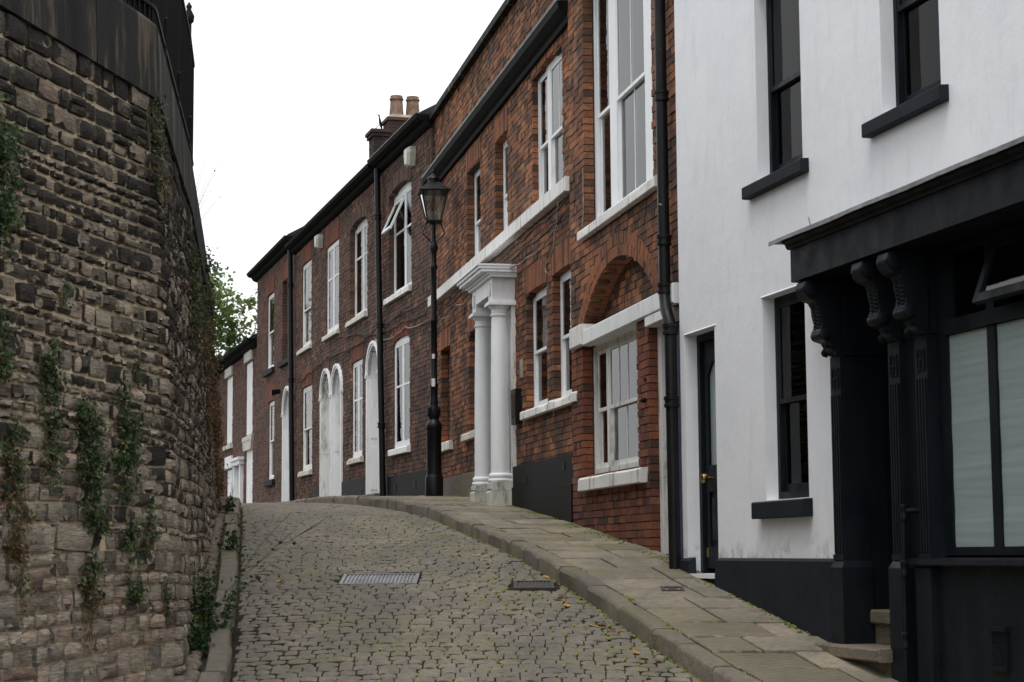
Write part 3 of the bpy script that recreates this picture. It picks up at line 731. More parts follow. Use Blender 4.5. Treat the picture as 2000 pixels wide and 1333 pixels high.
def brick_wall(root, F, s0, s1, z1, holes, bmat, mmat, d=0.0, z0=None, own=0, depth=.105, course=.075, joint=.009, jit=.003, bond=4):
    if z0 is None: z0 = min(front_ground(F, s0), front_ground(F, s1)) - .2
    items = []; mo = MB(); k = 0; z = z0 - (z0 % course)
    while z < z1-.02:
        zt = min(z+course, z1); zm = (z+zt)/2; ivs = [(s0, s1)]
        for h in holes:
            b = h(zm)
            if b is None: continue
            nx = []
            for (a, c) in ivs:
                if b[1] <= a or b[0] >= c: nx.append((a, c)); continue
                if b[0] > a+.015: nx.append((a, b[0]))
                if b[1] < c-.015: nx.append((b[1], c))
            ivs = nx
        head = (k % bond == 0); L = .1125 if head else .225; off = 0 if head else (.1125 if k % 2 else 0.056)
        for (a, c) in ivs:
            mo.box(a+(.012 if a > s0 else 0), c-(.012 if c < s1 else 0), d-depth-.02, d-.010, z, zt)
            x = math.floor((a-off)/L)*L+off
            while x < c:
                b0 = max(a, x); b1 = min(c, x+L)
                if b0 > a and b0-a < .03: b0 = a
                if b1-b0 > .03 and z+course > front_ground(F, (b0+b1)/2)-.15:
                    rr = random.gauss(0, .006); ja = 0 if b0 == a else joint/2; jb = 0 if b1 == c else joint/2; b0 += ja; b1 -= jb; w = b1-b0; hh = zt-z-joint+random.gauss(0, .0015)
                    m = mat4(np.array([w, w*rr, w*random.gauss(0, .004)]), np.array([0, depth, 0]), np.array([0, 0, hh]), np.array([(b0+b1)/2, d+random.gauss(0, jit), zm+random.gauss(0, .001)]))
                    items.append((0, m))
                x += L
        z += course; k += 1
    w = mo.build('wall', mmat, root)
    ca, sa = math.cos(R(90)-F[0]), math.sin(R(90)-F[0])
    def rk(it):
        p = it[1][:3, 3]; P = (F[1]+ca*p[0]-sa*p[1], F[2]+sa*p[0]+ca*p[1], p[2]); x, y, dd = camera_px(P)
        return (1e3 if 0 < x < 2000 and 2 < y < 1330 and np.linalg.norm(it[1][:3, 0]) > .09 and p[0] > .05 else 0)-dd
    pieces('brick', [UNIT], items, bmat, w, own, rk, 'bricks')
    return w
def arch_ring(root, s0, s1, z1, rise, h, mat, d=.007, depth=.11, own=False, parent=None, name='brick_arch', bw=.072):
    w = s1-s0; rise = max(rise, .012); Rr = (w*w/4+rise*rise)/(2*rise); zc = z1+rise-Rr; th = math.asin(min(1, w/2/Rr)); cx = (s0+s1)/2
    if rise >= w/2: th = math.pi/2
    if rise < .05: th *= 1.0+h*.25/max(w, .3)
    n = max(5, int(2*th*(Rr+h*.4)/bw)); mb = MB()
    for k in range(n):
        t0 = -th+2*th*(k+.06)/n; t1 = -th+2*th*(k+.94)/n; jj = random.gauss(0, .002)
        poly = [(cx+Rr*math.sin(t0), zc+Rr*math.cos(t0)), (cx+Rr*math.sin(t1), zc+Rr*math.cos(t1)), (cx+(Rr+h)*math.sin(t1), zc+(Rr+h)*math.cos(t1)), (cx+(Rr+h)*math.sin(t0), zc+(Rr+h)*math.cos(t0))]
        if own: MB().prism(poly, d-depth, d+jj).build('brick', mat, parent)
        else: mb.prism(poly, d-depth, d+jj)
    if not own: mb.build(name, mat, root)
    bk = MB(); lo = arc_pts(s0, s1, z1, rise, 20, .004); hi = arc_pts(s0, s1, z1, rise, 20, h-.004)
    for k in range(20): bk.prism([lo[k], lo[k+1], hi[k+1], hi[k]], d-depth-.012, d-.012)
    bk.build('arch_mortar', 'mortar_dark', root)
def sill(parent, s0, s1, zt, h, proj, mat, d=0.0, back=.12, chip=.0):
    mb = MB(); n = 6; rings = []
    for k in range(n+1):
        x = s0+(s1-s0)*k/n; c = random.uniform(0, chip)
        rings.append([(x, d-back, zt-h), (x, d+proj-.004, zt-h), (x, d+proj, zt-h+.006), (x, d+proj-c*.4, zt-.022-c), (x, d+proj-.012-c, zt-.012), (x, d-back, zt)])
    mb.loft(rings); return mb.build('sill', mat, parent)
def folds(s0, s1, z0, z1, d, amp=.018, n=28, seed=0):
    r = random.Random(seed); mb = MB(); ph = r.random()*6
    for k in range(n+1):
        x = s0+(s1-s0)*k/n; y = d+amp*math.sin(ph+k*1.15)+amp*.5*math.sin(k*.47+ph); mb.v += [(x, y, z0), (x, y, z1)]
    for k in range(n): a = 2*k; mb.f.append((a, a+2, a+3, a+1))
    return mb
def sash(win, s0, s1, z0, z1, d, cols, rows, mat, name, bar=.036, gb=.018, th=.030, brow=None, glass='glass'):
    mb = MB(); mb.box(s0, s0+bar, d-th, d, z0, z1); mb.box(s1-bar, s1, d-th, d, z0, z1); mb.box(s0+bar, s1-bar, d-th, d, z0, z0+(brow or bar)); mb.box(s0+bar, s1-bar, d-th, d, z1-bar, z1)
    a, b, c, e = s0+bar, s1-bar, z0+(brow or bar), z1-bar
    for k in range(1, cols): x = a+(b-a)*k/cols; mb.box(x-gb/2, x+gb/2, d-th+.004, d-.004, c, e)
    for k in range(1, rows): q = c+(e-c)*k/rows; mb.box(a, b, d-th+.006, d-.0055, q-gb/2, q+gb/2)
    mb.build(name, mat, win)
    for i in range(cols):
        for j in range(rows):
            x0 = a+(b-a)*i/cols; x1 = a+(b-a)*(i+1)/cols; q0 = c+(e-c)*j/rows; q1 = c+(e-c)*(j+1)/rows
            MB().box(x0-.002, x1+.002, d-.013, d-.009, q0-.002, q1+.002).build('pane', glass, win)
def window(root, s0, s1, z0, z1, d=0.0, recess=.1, lights=None, meet=.5, up=(1, 1), lo=(1, 1), mat='white', fw=.055, rise=0.0, curtain=None, cfrac=(0, 1), sl=None, seed=0, casement=False, name='window', fdep=.11, step=.031, glass='glass'):
    """lights: list of (s_from, s_to, up, lo)"""
    f = d-recess; mb = MB()
    mb.box(s0, s0+fw, f-fdep, f, z0, z1); mb.box(s1-fw, s1, f-fdep, f, z0, z1); mb.box(s0+fw, s1-fw, f-fdep, f, z1-fw, z1); mb.box(s0+fw, s1-fw, f-fdep, f+.012, z0, z0+fw)
    if rise > 0: mb.prism(arc_pts(s0, s1, z1, rise, 14), f-fdep, f-.002)
    if lights is None: lights = [(s0+fw, s1-fw, up, lo)]
    ed = sorted(lights, key=lambda q: q[0])
    for k in range(len(ed)-1): mb.box(ed[k][1], ed[k+1][0], f-fdep, f+.001, z0+fw, z1-fw)
    w = mb.build(name, mat, root)
    for (a, b, u, l) in lights:
        zm = z0+(z1-z0)*meet
        if casement: sash(w, a, b, z0+fw, z1-fw, f-.015, u[0], u[1], mat, 'casement_sash', .04, .035, glass=glass); continue
        sash(w, a, b, zm-.02, z1-fw, f-.004, u[0], u[1], mat, 'upper_sash', glass=glass)
        sash(w, a, b, z0+fw, zm+.018, f-.004-step, l[0], l[1], mat, 'lower_sash', brow=.06, glass=glass)
    if curtain:
        lo_, hi_ = cfrac; folds(s0+.03, s1-.03, z0+(z1-z0)*lo_, z0+(z1-z0)*hi_, f-fdep-.03, seed=seed).build('curtain', curtain, w)
    if sl: sill(w, *sl)
    return w
def shell(root, F, s0, s1, ztop, d0=-.14, depth=7.0, mat='plank_grey'):
    """end walls, back wall, floors and partitions that close the house behind its front"""
    zb = min(front_ground(F, s0), front_ground(F, s1))-.5; mb = MB()
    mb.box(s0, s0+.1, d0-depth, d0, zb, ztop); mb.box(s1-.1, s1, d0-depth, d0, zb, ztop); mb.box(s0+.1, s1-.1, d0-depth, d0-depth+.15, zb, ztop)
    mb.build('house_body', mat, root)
def gutter_pipe(root, pts, r, mat='black', name='downpipe', collars=()):
    mb = MB().tube(pts, r, 12)
    for (x, y, z) in collars: mb.lathe([(r*1.02, -.05), (r*1.32, -.045), (r*1.32, -.02), (r*1.2, -.015), (r*1.2, .015), (r*1.35, .02), (r*1.35, .045), (r*1.02, .05)], (x, y, z), 12)
    return mb.build(name, mat, root, True)
def slabs(s0, s1, z0, z1, d0, d1, holes, zb=None):
    """wall slab with rectangular holes (a,b,c,e)"""
    xs = sorted({s0, s1, *[h[0] for h in holes], *[h[1] for h in holes]}); zs = sorted({z0, z1, *[h[2] for h in holes], *[h[3] for h in holes]})
    xs = [x for x in xs if s0 <= x <= s1]; zs = [z for z in zs if z0 <= z <= z1]; mb = MB()
    full = lambda i, j: 0 <= i < len(xs)-1 and 0 <= j < len(zs)-1 and not any(h[0] < (xs[i]+xs[i+1])/2 < h[1] and h[2] < (zs[j]+zs[j+1])/2 < h[3] for h in holes)
    for i in range(len(xs)-1):
        for j in range(len(zs)-1):
            if not full(i, j): continue
            a, b, c, e = xs[i], xs[i+1], zs[j], zs[j+1]
            mb.quad((a,d1,c),(a,d1,e),(b,d1,e),(b,d1,c)); mb.quad((a,d0,c),(b,d0,c),(b,d0,e),(a,d0,e))
            if not full(i-1, j): mb.quad((a,d0,c),(a,d0,e),(a,d1,e),(a,d1,c))
            if not full(i+1, j): mb.quad((b,d0,c),(b,d1,c),(b,d1,e),(b,d0,e))
            if not full(i, j-1): mb.quad((a,d0,c),(a,d1,c),(b,d1,c),(b,d0,c))
            if not full(i, j+1): mb.quad((a,d0,e),(b,d0,e),(b,d1,e),(a,d1,e))
    return mb

# ------------------------------------------------------------------ white rendered house with the dark shopfront
H = house('white_house', FW, 'white rendered corner house with anthracite windows and old dark shopfront')
WT = 6.3
shop_hole = (-7.5, -3.38, -1.6, 2.0)
wh = [(-2.94, -2.07, 2.86, 4.42), (-5.10, -4.27, 2.88, 4.44), (-2.91, -2.10, .40, 1.95), (-1.06, -.34, -.17, 1.86), shop_hole]
slabs(-7.5, -.22, -1.6, WT, -.26, 0, wh).build('wall', 'render', H)
shell(H, FW, -7.5, -.22, WT, -.26)
MB().prism([(-7.6, WT), (-.2, WT), (-.2, WT+.12), (-7.6, WT+.12)], -7.5, .35).build('roof', 'slate', H)
# plinth, following the falling pavement
pl = MB(); pl.loft([[(-3.40, -.01, -1.4), (-1.10, -.01, -1.4), (-1.10, -.01, -.03), (-3.40, -.01, -.035)], [(-3.40, .05, -1.4), (-1.10, .05, -1.4), (-1.10, .05, -.055), (-3.40, .05, -.06)]])
pl.build('plinth', 'anth_wall', H)
MB().loft([[(-.52, -.01, -.6), (-.225, -.01, -.6), (-.225, -.01, -.03), (-.50, -.01, -.03)], [(-.52, .06, -.6), (-.225, .06, -.6), (-.225, .05, -.06), (-.49, .05, -.06)]]).build('plinth', 'anth_wall', H)
MB().box(-1.098, -.523, -.02, .03, -1.4, -.20).build('plinth', 'anth_wall', H)
# sash windows
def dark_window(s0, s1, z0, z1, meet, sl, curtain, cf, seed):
    return window(H, s0, s1, z0, z1, 0, .1, None, meet, (1, 1), (1, 1), 'anth', .05, 0, curtain, cf, sl, seed, glass='glass_dark_reflection')
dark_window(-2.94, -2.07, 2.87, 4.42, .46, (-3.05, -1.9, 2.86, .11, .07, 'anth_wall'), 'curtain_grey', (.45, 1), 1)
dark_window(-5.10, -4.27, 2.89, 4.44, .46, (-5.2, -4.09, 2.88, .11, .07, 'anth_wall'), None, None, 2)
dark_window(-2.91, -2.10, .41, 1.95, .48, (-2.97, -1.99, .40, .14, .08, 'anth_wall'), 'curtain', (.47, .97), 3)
# render drips over door and window
MB().ext([(0, 0), (.007, -.005), (.009, .0), (.0, .010)], -1.10, -.33).build('drip_lip', 'render', H).location = (0, 0, 1.862)
MB().ext([(0, 0), (.007, -.005), (.009, .0), (.0, .010)], -2.95, -2.08).build('drip_lip', 'render', H).location = (0, 0, 1.952)
# front door
dr = MB(); f = -.14
for a, b, c, e in ((-.99, -.89, -.12, 1.79), (-.50, -.41, -.12, 1.79), (-.89, -.50, -.12, .06), (-.89, -.50, .52, .74), (-.89, -.50, 1.62, 1.79)): dr.box(a, b, f-.045, f, c, e)
dr.box(-.89, -.50, f-.03, f-.02, .06, .52); dr.bbox(-.85, -.54, f-.02, f-.004, .10, .48, .012)
dr.prism([(-.89, 1.62), (-.89, 1.50), (-.80, 1.60), (-.695, 1.62)], f-.04, f-.002); dr.prism([(-.50, 1.62), (-.695, 1.62), (-.59, 1.60), (-.50, 1.50)], f-.04, f-.002)
door = dr.build('door', 'anth', H)
MB().box(-.885, -.505, f-.03, f-.024, .74, 1.62).build('pane', 'frost', door)
fm = MB(); fm.box(-1.06, -.995, f-.08, f+.03, -.16, 1.86); fm.box(-.405, -.34, f-.08, f+.03, -.16, 1.86); fm.box(-.995, -.405, f-.08, f+.03, 1.795, 1.86); fm.build('door_frame', 'anth', door)
MB().box(-1.06, -.34, -.22, .055, -.20, -.165).build('threshold', 'white_clean', door)
MB().lathe([(.012, 0), (.012, .03), (.03, .04), (.035, .055), (.03, .072), (.01, .08)], (0, 0, 0), 14).build('door_knob', 'brass', door, True).matrix_basis = Matrix.Translation((-.57, f, .63)) @ Matrix.Scale(1.25, 4) @ Matrix.Rotation(R(-90), 4, 'X')
MB().box(-.47, -.42, f, f+.008, -.03, .05).build('letter_plate', 'brass', door)
# shopfront -----------------------------------------------------------
fa = MB(); fa.box(-7.5, -3.35, -.2, .29, 1.885, 2.115); fas = fa.build('fascia', 'anth', H)
co = MB(); co.ext([(-.02, 2.118), (.30, 2.118), (.315, 2.13), (.32, 2.15), (.345, 2.165), (.35, 2.185), (-.02, 2.185)], -7.5, -3.33); co.build('cornice', 'anth', fas)
ld = MB(); rings = []
for k in range(61):
    s_ = -7.5+(7.5-3.19)*k/60; w = random.uniform(-.0012, .0012)+.002*math.sin(k*.37)
    rings.append([(s_, -.02, 2.19), (s_, .375, 2.178+w*.4), (s_, .382+w, 2.165+w), (s_, .390+w, 2.165+w), (s_, .385, 2.195+w*.4), (s_, .01, 2.29), (s_, -.02, 2.29)])
ld.loft(rings).build('lead_flashing', 'lead', fas)
# consoles
def console(sc, w=.15):
    prof = [(.02, 1.885), (.255, 1.885), (.285, 1.86), (.295, 1.82), (.285, 1.775), (.25, 1.74), (.205, 1.725), (.185, 1.69), (.18, 1.64), (.165, 1.58), (.17, 1.545), (.185, 1.52), (.18, 1.485), (.15, 1.455), (.115, 1.445), (.10, 1.42), (.085, 1.385), (.055, 1.36), (.02, 1.35)]
    e = MB().ext(prof, sc-w/2, sc+w/2).build('console_bracket', 'anth', H)
    for (dd, zz, r, ww) in ((.235, 1.815, .062, w+.03), (.148, 1.497, .042, w+.035)):
        m = MB()
        m.loft([[(sc+x, dd+rr*math.cos(2*math.pi*j/18), zz+rr*math.sin(2*math.pi*j/18)) for j in range(18)] for x, rr in ((-ww/2, r*.55), (-ww/2+.006, r*.9), (-ww/2+.02, r), (-.03, r*.93), (0, r*.98), (.03, r*.93), (ww/2-.02, r), (ww/2-.006, r*.9), (ww/2, r*.55))])
        m.build('scroll', 'anth', e, True)
    m = MB(); r = random.Random(int(sc*100))
    for k in range(16):
        t = k/15; zz = 1.71-.2*t; dd = .185-.02*t; x = sc+(.035 if k % 2 else -.035)*(1-.3*t)
        m.loft([[(x+.022*math.cos(q)*c_, dd+h_, zz+.018*math.sin(q)*c_) for q in [2*math.pi*j/7 for j in range(7)]] for c_, h_ in ((1.15, -.01), (.8, .004), (.3, .013))])
    m.build('leaf_carving', 'anth', e, True); m = MB()
    for k in range(5):
        x = sc-.05+.025*k; m.loft([[(x+.014*math.cos(q)*c_, .09+h_, 1.40-.01*abs(k-2)+.035*math.sin(q)*c_) for q in [2*math.pi*j/7 for j in range(7)]] for c_, h_ in ((1, -.01), (.7, .025), (.2, .035))])
    m.build('leaf_carving', 'anth', e, True)
def pilaster(sc, w=.165):
    e = MB().box(sc-w/2, sc+w/2, -.15, .045, -.05, 1.352).build('pilaster', 'anth', H)
    m = MB()
    for x in (-.055, -.018, .018, .055): m.box(sc+x-.008, sc+x+.008, .045, .056, .0, 1.08)
    m.box(sc-w/2, sc+w/2, .045, .058, -.05, -.01)
    m.build('reeding', 'anth', e)
    m = MB()                                                     # little key pattern near the top
    for a, b, c, h in ((-.05, -.04, 1.13, 1.27), (.04, .05, 1.13, 1.27), (-.04, -.01, 1.26, 1.27), (.01, .04, 1.13, 1.14), (-.015, -.005, 1.20, 1.27), (.005, .015, 1.13, 1.20), (-.04, .04, 1.195, 1.205), (-.04, -.02, 1.13, 1.14), (.02, .04, 1.26, 1.27)): m.box(sc+a, sc+b, .045, .053, c, h)
    m.build('key_ornament', 'anth', e)
    b = MB(); b.box(sc-w/2-.02, sc+w/2+.02, -.15, .075, -1.5, -.1); b.loft([[(sc-w/2-.02, -.15, -.1), (sc+w/2+.02, -.15, -.1), (sc+w/2+.02, .075, -.1), (sc-w/2-.02, .075, -.1)], [(sc-w/2, -.15, -.052), (sc+w/2, -.15, -.052), (sc+w/2, .05, -.052), (sc-w/2, .05, -.052)]])
    b.build('plinth_block', 'anth', e)
for sc in (-3.51, -4.42, -4.80): console(sc); pilaster(sc)
MB().box(-3.62, -3.385, -.28, .012, 1.354, 1.884).build('panel', 'anth', H); MB().box(-3.60, -3.385, -.28, -.152, -1.5, 1.353).build('panel', 'anth', H)
MB().box(-4.715, -4.505, -.15, .0, -1.5, 1.88).build('panel', 'anth', H)
MB().box(-4.885, -4.335, -.15, .012, 1.36, 1.884).build('panel', 'anth', H)
# doorway recess and door
rc = MB(); rc.box(-4.34, -4.32, -1.0, -.155, -1.4, 1.88); rc.box(-3.59, -3.57, -1.0, -.155, -1.4, 1.88); rc.box(-4.32, -3.59, -1.0, -.2, 1.80, 1.884); rc.build('doorway_lining', 'anth', H)
sd = MB(); sd.box(-4.32, -3.59, -1.05, -1.0, -.4, 1.8)
for a, b, c, e in ((-4.22, -4.0, -.2, .4), (-3.92, -3.69, -.2, .4), (-4.22, -4.0, .6, 1.5), (-3.92, -3.69, .6, 1.5)): sd.bbox(a, b, -1.0, -.985, c, e, .012)
sdo = sd.build('shop_door', 'anth', H); MB().lathe([(.012, 0), (.012, .03), (.03, .045), (.03, .065), (.01, .075)], (0, 0, 0), 12).build('door_knob', 'brass', sdo, True).matrix_basis = Matrix.Translation((-4.25, -.99, .5)) @ Matrix.Rotation(R(-90), 4, 'X')
MB().bbox(-4.34, -3.56, -1.0, .17, -.70, -.615, .012).build('door_step', 'kerb', H)
MB().box(-4.318, -3.592, -1.0, .07, -1.3, -.702).build('door_step', 'kerb', H)
MB().bbox(-3.58, -3.30, .052, .17, -.70, -.615, .012).build('door_step', 'kerb', H)
MB().bbox(-4.317, -3.593, -1.0, -.12, -.48, -.385, .012).build('door_step', 'kerb', H); MB().box(-4.316, -3.594, -1.0, -.16, -.612, -.482).build('door_step', 'kerb', H)
# stall riser, sill, window
MB().box(-7.45, -4.912, -.2, .03, -1.6, -.085).build('stall_riser', 'anth', H)
MB().ext([(-.2, -.083), (.095, -.083), (.10, -.075), (.095, -.045), (-.2, -.02)], -7.45, -4.60).build('shop_sill', 'anth', H)
sw = MB(); fz0, fz1 = -.02, 1.88
for a, b in ((-5.0, -4.89), (-5.595, -5.50), (-6.35, -6.26), (-7.45, -7.35)): sw.box(a, b, -.14, -.035, fz0, fz1)
sw.box(-7.35, -5.0, -.139, -.036, fz0, .03); sw.box(-7.35, -5.0, -.142, -.02, 1.335, 1.425); sw.box(-7.35, -5.0, -.139, -.036, 1.835, fz1)
swo = sw.build('shop_window', 'anth', H)
for a, b in ((-5.50, -5.0), (-6.26, -5.595), (-7.35, -6.35)):
    bl = MB(); n = 46
    for k in range(n+1):
        z = .03+1.30*k/n; y = -.052+.0012*math.sin(k*.55)+.0008*(k % 2); bl.v += [(a, y, z), (b, y, z)]
    for k in range(n): q = 2*k; bl.f.append((q, q+1, q+3, q+2))
    bl.build('obscured_pane', 'frost_wavy', swo)
MB().box(-5.50, -5.0, -.095, -.090, 1.425, 1.835).build('pane', 'glass', swo)
for a, b in ((-6.26, -5.595), (-7.35, -6.35)):                   # top hung lights, the first one standing open
    fm = MB(); w = b-a; h = .40
    fm.box(0, .055, -.04, 0, -h, 0); fm.box(w-.055, w, -.04, 0, -h, 0); fm.box(.055, w-.055, -.04, 0, -.05, 0); fm.box(.055, w-.055, -.04, 0, -h, -h+.055)
    op = a > -6.3
    lt = fm.build('open_fanlight' if op else 'fanlight', 'anth', swo); gl = MB().box(.05, w-.05, -.022, -.018, -h+.05, -.045)
    if op: tag(lt, 'fanlight pushed open at the bottom')
    ms = Matrix.Translation((a, -.03, 1.832)) @ Matrix.Rotation(R(20 if op else 0), 4, 'X'); lt.matrix_basis = ms
    g = gl.build('pane', 'glass', swo); g.matrix_basis = ms
# vent grille and waste pipe
vg = MB(); vg.box(-5.75, -5.57, .031, .045, -.66, -.45); vgo = vg.build('air_vent', 'anth', H); m = MB()
for i in range(6):
    for j in range(7): m.box(-5.74+i*.029, -5.725+i*.029, .045, .05, -.645+j*.026, -.632+j*.026)
m.box(-5.76, -5.56, .03, .062, -.455, -.43); m.box(-5.76, -5.56, .03, .055, -.68, -.66); m.build('grating', 'anth', vgo)
gutter_pipe(H, [(-4.63, .11, .30), (-4.61, .11, -.1), (-4.60, .11, -.55), (-4.59, .11, -.9)], .018, 'anth', 'waste_pipe', [(-4.63, .11, .25), (-4.615, .11, -.10), (-4.60, .11, -.55)])
MB().tube([(-4.63, .11, .26), (-4.66, .05, .26), (-4.66, -.02, .26)], .018, 8).build('waste_pipe', 'anth', H, True)
# hairline crack
MB().tube([(-3.02, .003, 2.42), (-3.05, .004, 2.37), (-3.06, .003, 2.34), (-3.10, .004, 2.30)], .003, 5).build('crack', 'mortar_mid', H)

# ------------------------------------------------------------------ orange brick house with the big arch
H = house('brick_house', FA, 'orange brick house with blind arch and large white window beside the white house', group='brick houses along the lane')
TOP = 7.05
def big(*r): return rect(*r)
lowh = [rect(1.16, 3.40, .80, 2.25), rect(-.28, .73, -.6, 2.25)]
brick_wall(H, FA, -.32, 3.92, 2.20, lowh, 'brick_red', 'mortar_dark', 0, None, 110)
uph = [rect(.48, 3.22, 3.40, 6.1), rect(.43, 3.43, 2.2, 2.36, .57), rect(-.5, 3.6, 2.1, 2.345)]
brick_wall(H, FA, -.32, 3.92, TOP, [rect(.48, 3.22, 3.40, 6.1), rect(.43, 3.43, 2.1, 2.36, .57)], 'brick_orange', 'mortar_dark', 0, 2.2, 110)
w0 = brick_wall(H, FA, .40, 3.47, 2.98, [], 'brick_orange', 'mortar_dark', -.20, 2.25, 0, .04)
arch_ring(H, .43, 3.43, 2.36, .57, .115, 'brick_fresh', .006, .20, True, w0)
arch_ring(H, .43-.08, 3.43+.08, 2.36, .57+.12, .115, 'brick_fresh', .009, .12, False, w0)
shell(H, FA, -.32, 3.92, TOP, -.14); MB().box(-.34, 3.94, -7, .03, TOP, TOP+.12).build('parapet_coping', 'coping', H)
LN = MB(); LN.bbox(.12, 3.19, -.25, .05, 2.185, 2.345, .008); LN.build('lintel_band', 'white', H)
MB().bbox(3.195, 3.74, -.1, .065, 2.20, 2.42, .01).build('lintel_band', 'white_old', H); MB().bbox(-.32, -.16, -.1, .065, 2.18, 2.36, .01).build('lintel_band', 'white', H)
MB().bbox(-.10, .70, -.13, .045, 2.085, 2.175, .006).build('door_lintel', 'white', H)
window(H, .48, 3.22, 3.43, 6.08, 0, .12, [(.62, .90, (1, 1), (1, 1)), (1.16, 2.26, (2, 1), (2, 1)), (2.54, 3.08, (1, 1), (1, 1))], .45, mat='white_clean', fw=.09, curtain='curtain', cfrac=(0, 1), sl=(.20, 3.30, 3.43, .115, .07, 'white_old', 0, .13, .02), seed=4)
window(H, 1.16, 3.40, .82, 2.19, 0, .12, [(1.24, 1.50, (1, 1), (1, 1)), (1.60, 2.72, (3, 1), (2, 1)), (2.82, 3.22, (1, 1), (1, 1))], .50, mat='white_old', fw=.07, curtain='curtain_grey', cfrac=(0, .5), sl=(.84, 3.37, .81, .15, .075, 'white_old', 0, .13, .012), seed=5)
# door hidden behind the downpipe
d0 = MB(); d0.box(-.25, .60, -.19, -.14, -.05, 2.08); dro = d0.build('door', 'blue', H)
fm = MB(); fm.box(.60, .726, -.2, -.085, -.1, 2.085); fm.box(-.276, -.20, -.2, -.085, -.1, 2.085); fm.build('door_frame', 'white_old', dro)
MB().bbox(-.30, .86, -.19, .10, -.22, -.055, .012).build('door_step', 'kerb', dro)
MB().lathe([(.02, 0), (.03, .006), (.028, .012), (.01, .016)], (0, 0, 0), 12).build('bell_push', 'black', H, True).matrix_basis = Matrix.Translation((.86, .003, 1.62)) @ Matrix.Rotation(R(-90), 4, 'X')
MB().lathe([(.018, 0), (.026, .02), (.02, .05), (.006, .06)], (0, 0, 0), 12).build('door_camera', 'black', H, True).matrix_basis = Matrix.Translation((.84, .0, 1.42)) @ Matrix.Rotation(R(-90), 4, 'X')
gutter_pipe(H, [(-.17, .10, 7.0), (-.18, .10, 5), (-.2, .10, 2.34), (-.21, .105, 2.26), (-.30, .12, 2.12), (-.42, .125, 2.0), (-.44, .125, 1.9), (-.455, .125, .8), (-.47, .125, -.25)], .052, 'black_chipped', 'downpipe', [(-.19, .10, 4.05), (-.2, .10, 2.75), (-.205, .10, 2.32), (-.44, .125, 1.93), (-.45, .125, 1.30)])
MB().tube([(3.44, .012, 3.98), (3.30, .012, 4.08), (3.24, .012, 4.10), (3.23, .012, 4.0), (3.23, .012, 3.62), (3.26, .02, 3.47)], .007, 6).build('cable', 'cable_pale', H)

# ------------------------------------------------------------------ orange brick house with the portico
H = house('brick_house', FA, 'orange brick house with white columned portico and white string course', group='brick houses along the lane')
D = -.05; E1 = 14.04
ops = [rect(4.46, 6.12, 4.1, 5.80, .015), rect(7.75, 8.60, 4.1, 5.52, .015), rect(9.74, 10.83, 4.1, 5.56, .015), rect(5.42, 6.60, 1.73, 3.18, .015), rect(3.97, 5.07, 1.73, 3.20, .015), rect(7.50, 8.52, .2, 2.95, .015), rect(9.97, 10.72, 1.73, 3.18, .015), rect(12.40, 13.30, 1.73, 3.20, .015)]
brick_wall(H, FA, 3.925, E1, TOP, ops, 'brick_orange', 'mortar_dark', D)
for a, b, z in ((4.46, 6.12, 5.80), (7.75, 8.60, 5.52), (9.74, 10.83, 5.56), (5.42, 6.60, 3.18), (3.99, 5.07, 3.20), (9.97, 10.72, 3.18), (12.40, 13.30, 3.20)):
    arch_ring(H, a, b, z, .015, .30, 'brick_fresh', D+.008, .12)
shell(H, FA, 3.925, E1, TOP, -.2)
MB().box(3.95, E1+.02, -7, .04, TOP, TOP+.10).build('parapet_coping', 'coping', H)
mb = MB(); mb.bbox(3.93, E1-.02, D-.05, .055, 3.985, 4.15, .008); mb.build('string_course', 'white_old', H)
co = MB(); co.ext([(D-.02, 5.90), (.0, 5.90), (.015, 5.95), (.05, 5.98), (.085, 6.02), (.11, 6.05), (.12, 6.13), (D-.02, 6.13)], 3.925, 14.2); coo = co.build('cornice_gutter', 'black_matt', H)
MB().ext([(.085, 6.132), (.125, 6.132), (.13, 6.16), (.09, 6.165)], 3.925, 14.19).build('gutter_lip', 'lead', coo)
MB().ext([(D, 6.132), (.08, 6.132), (.08, 6.15), (D, 6.22)], 3.925, 14.19).build('flashing', 'slate', coo)
kw = dict(d=D, mat='white', fw=.05)
window(H, 4.46, 6.12, 4.15, 5.80, recess=.07, lights=[(4.55, 5.40, (2, 1), (1, 1)), (5.56, 6.04, (1, 1), (1, 1))], meet=.46, rise=.014, curtain='curtain', cfrac=(0, .95), seed=6, **kw)
window(H, 7.75, 8.60, 4.15, 5.52, recess=.11, meet=.46, rise=.014, curtain='curtain_grey', cfrac=(0, 1), seed=7, **kw)
window(H, 9.74, 10.83, 4.15, 5.56, recess=.11, meet=.46, rise=.014, curtain='curtain_grey', cfrac=(0, 1), seed=8, **kw)
window(H, 5.42, 6.60, 1.75, 3.18, recess=.09, meet=.5, rise=.014, curtain='curtain', cfrac=(0, .55), seed=9, sl=(5.12, 6.70, 1.76, .115, .07, 'white_old', D, .13, .03), **kw)
window(H, 3.97, 5.07, 1.75, 3.20, recess=.09, meet=.5, rise=.014, curtain='curtain', cfrac=(0, .55), seed=10, sl=(3.66, 5.06, 1.765, .125, .07, 'white_old', D, .13, .045), **kw)
window(H, 9.97, 10.72, 1.75, 3.18, recess=.1, meet=.5, rise=.014, curtain='curtain_grey', seed=11, sl=(9.95, 11.08, 1.76, .12, .07, 'cream', D, .13, .02), **kw)
brick_wall(H, FA, 12.38, 13.32, 3.26, [], 'brick_orange', 'mortar_dark', D-.12, 1.7, 0, .04)
sill(H, 12.2, 13.35, 1.75, .15, .06, 'white_old', D, .13, .02)
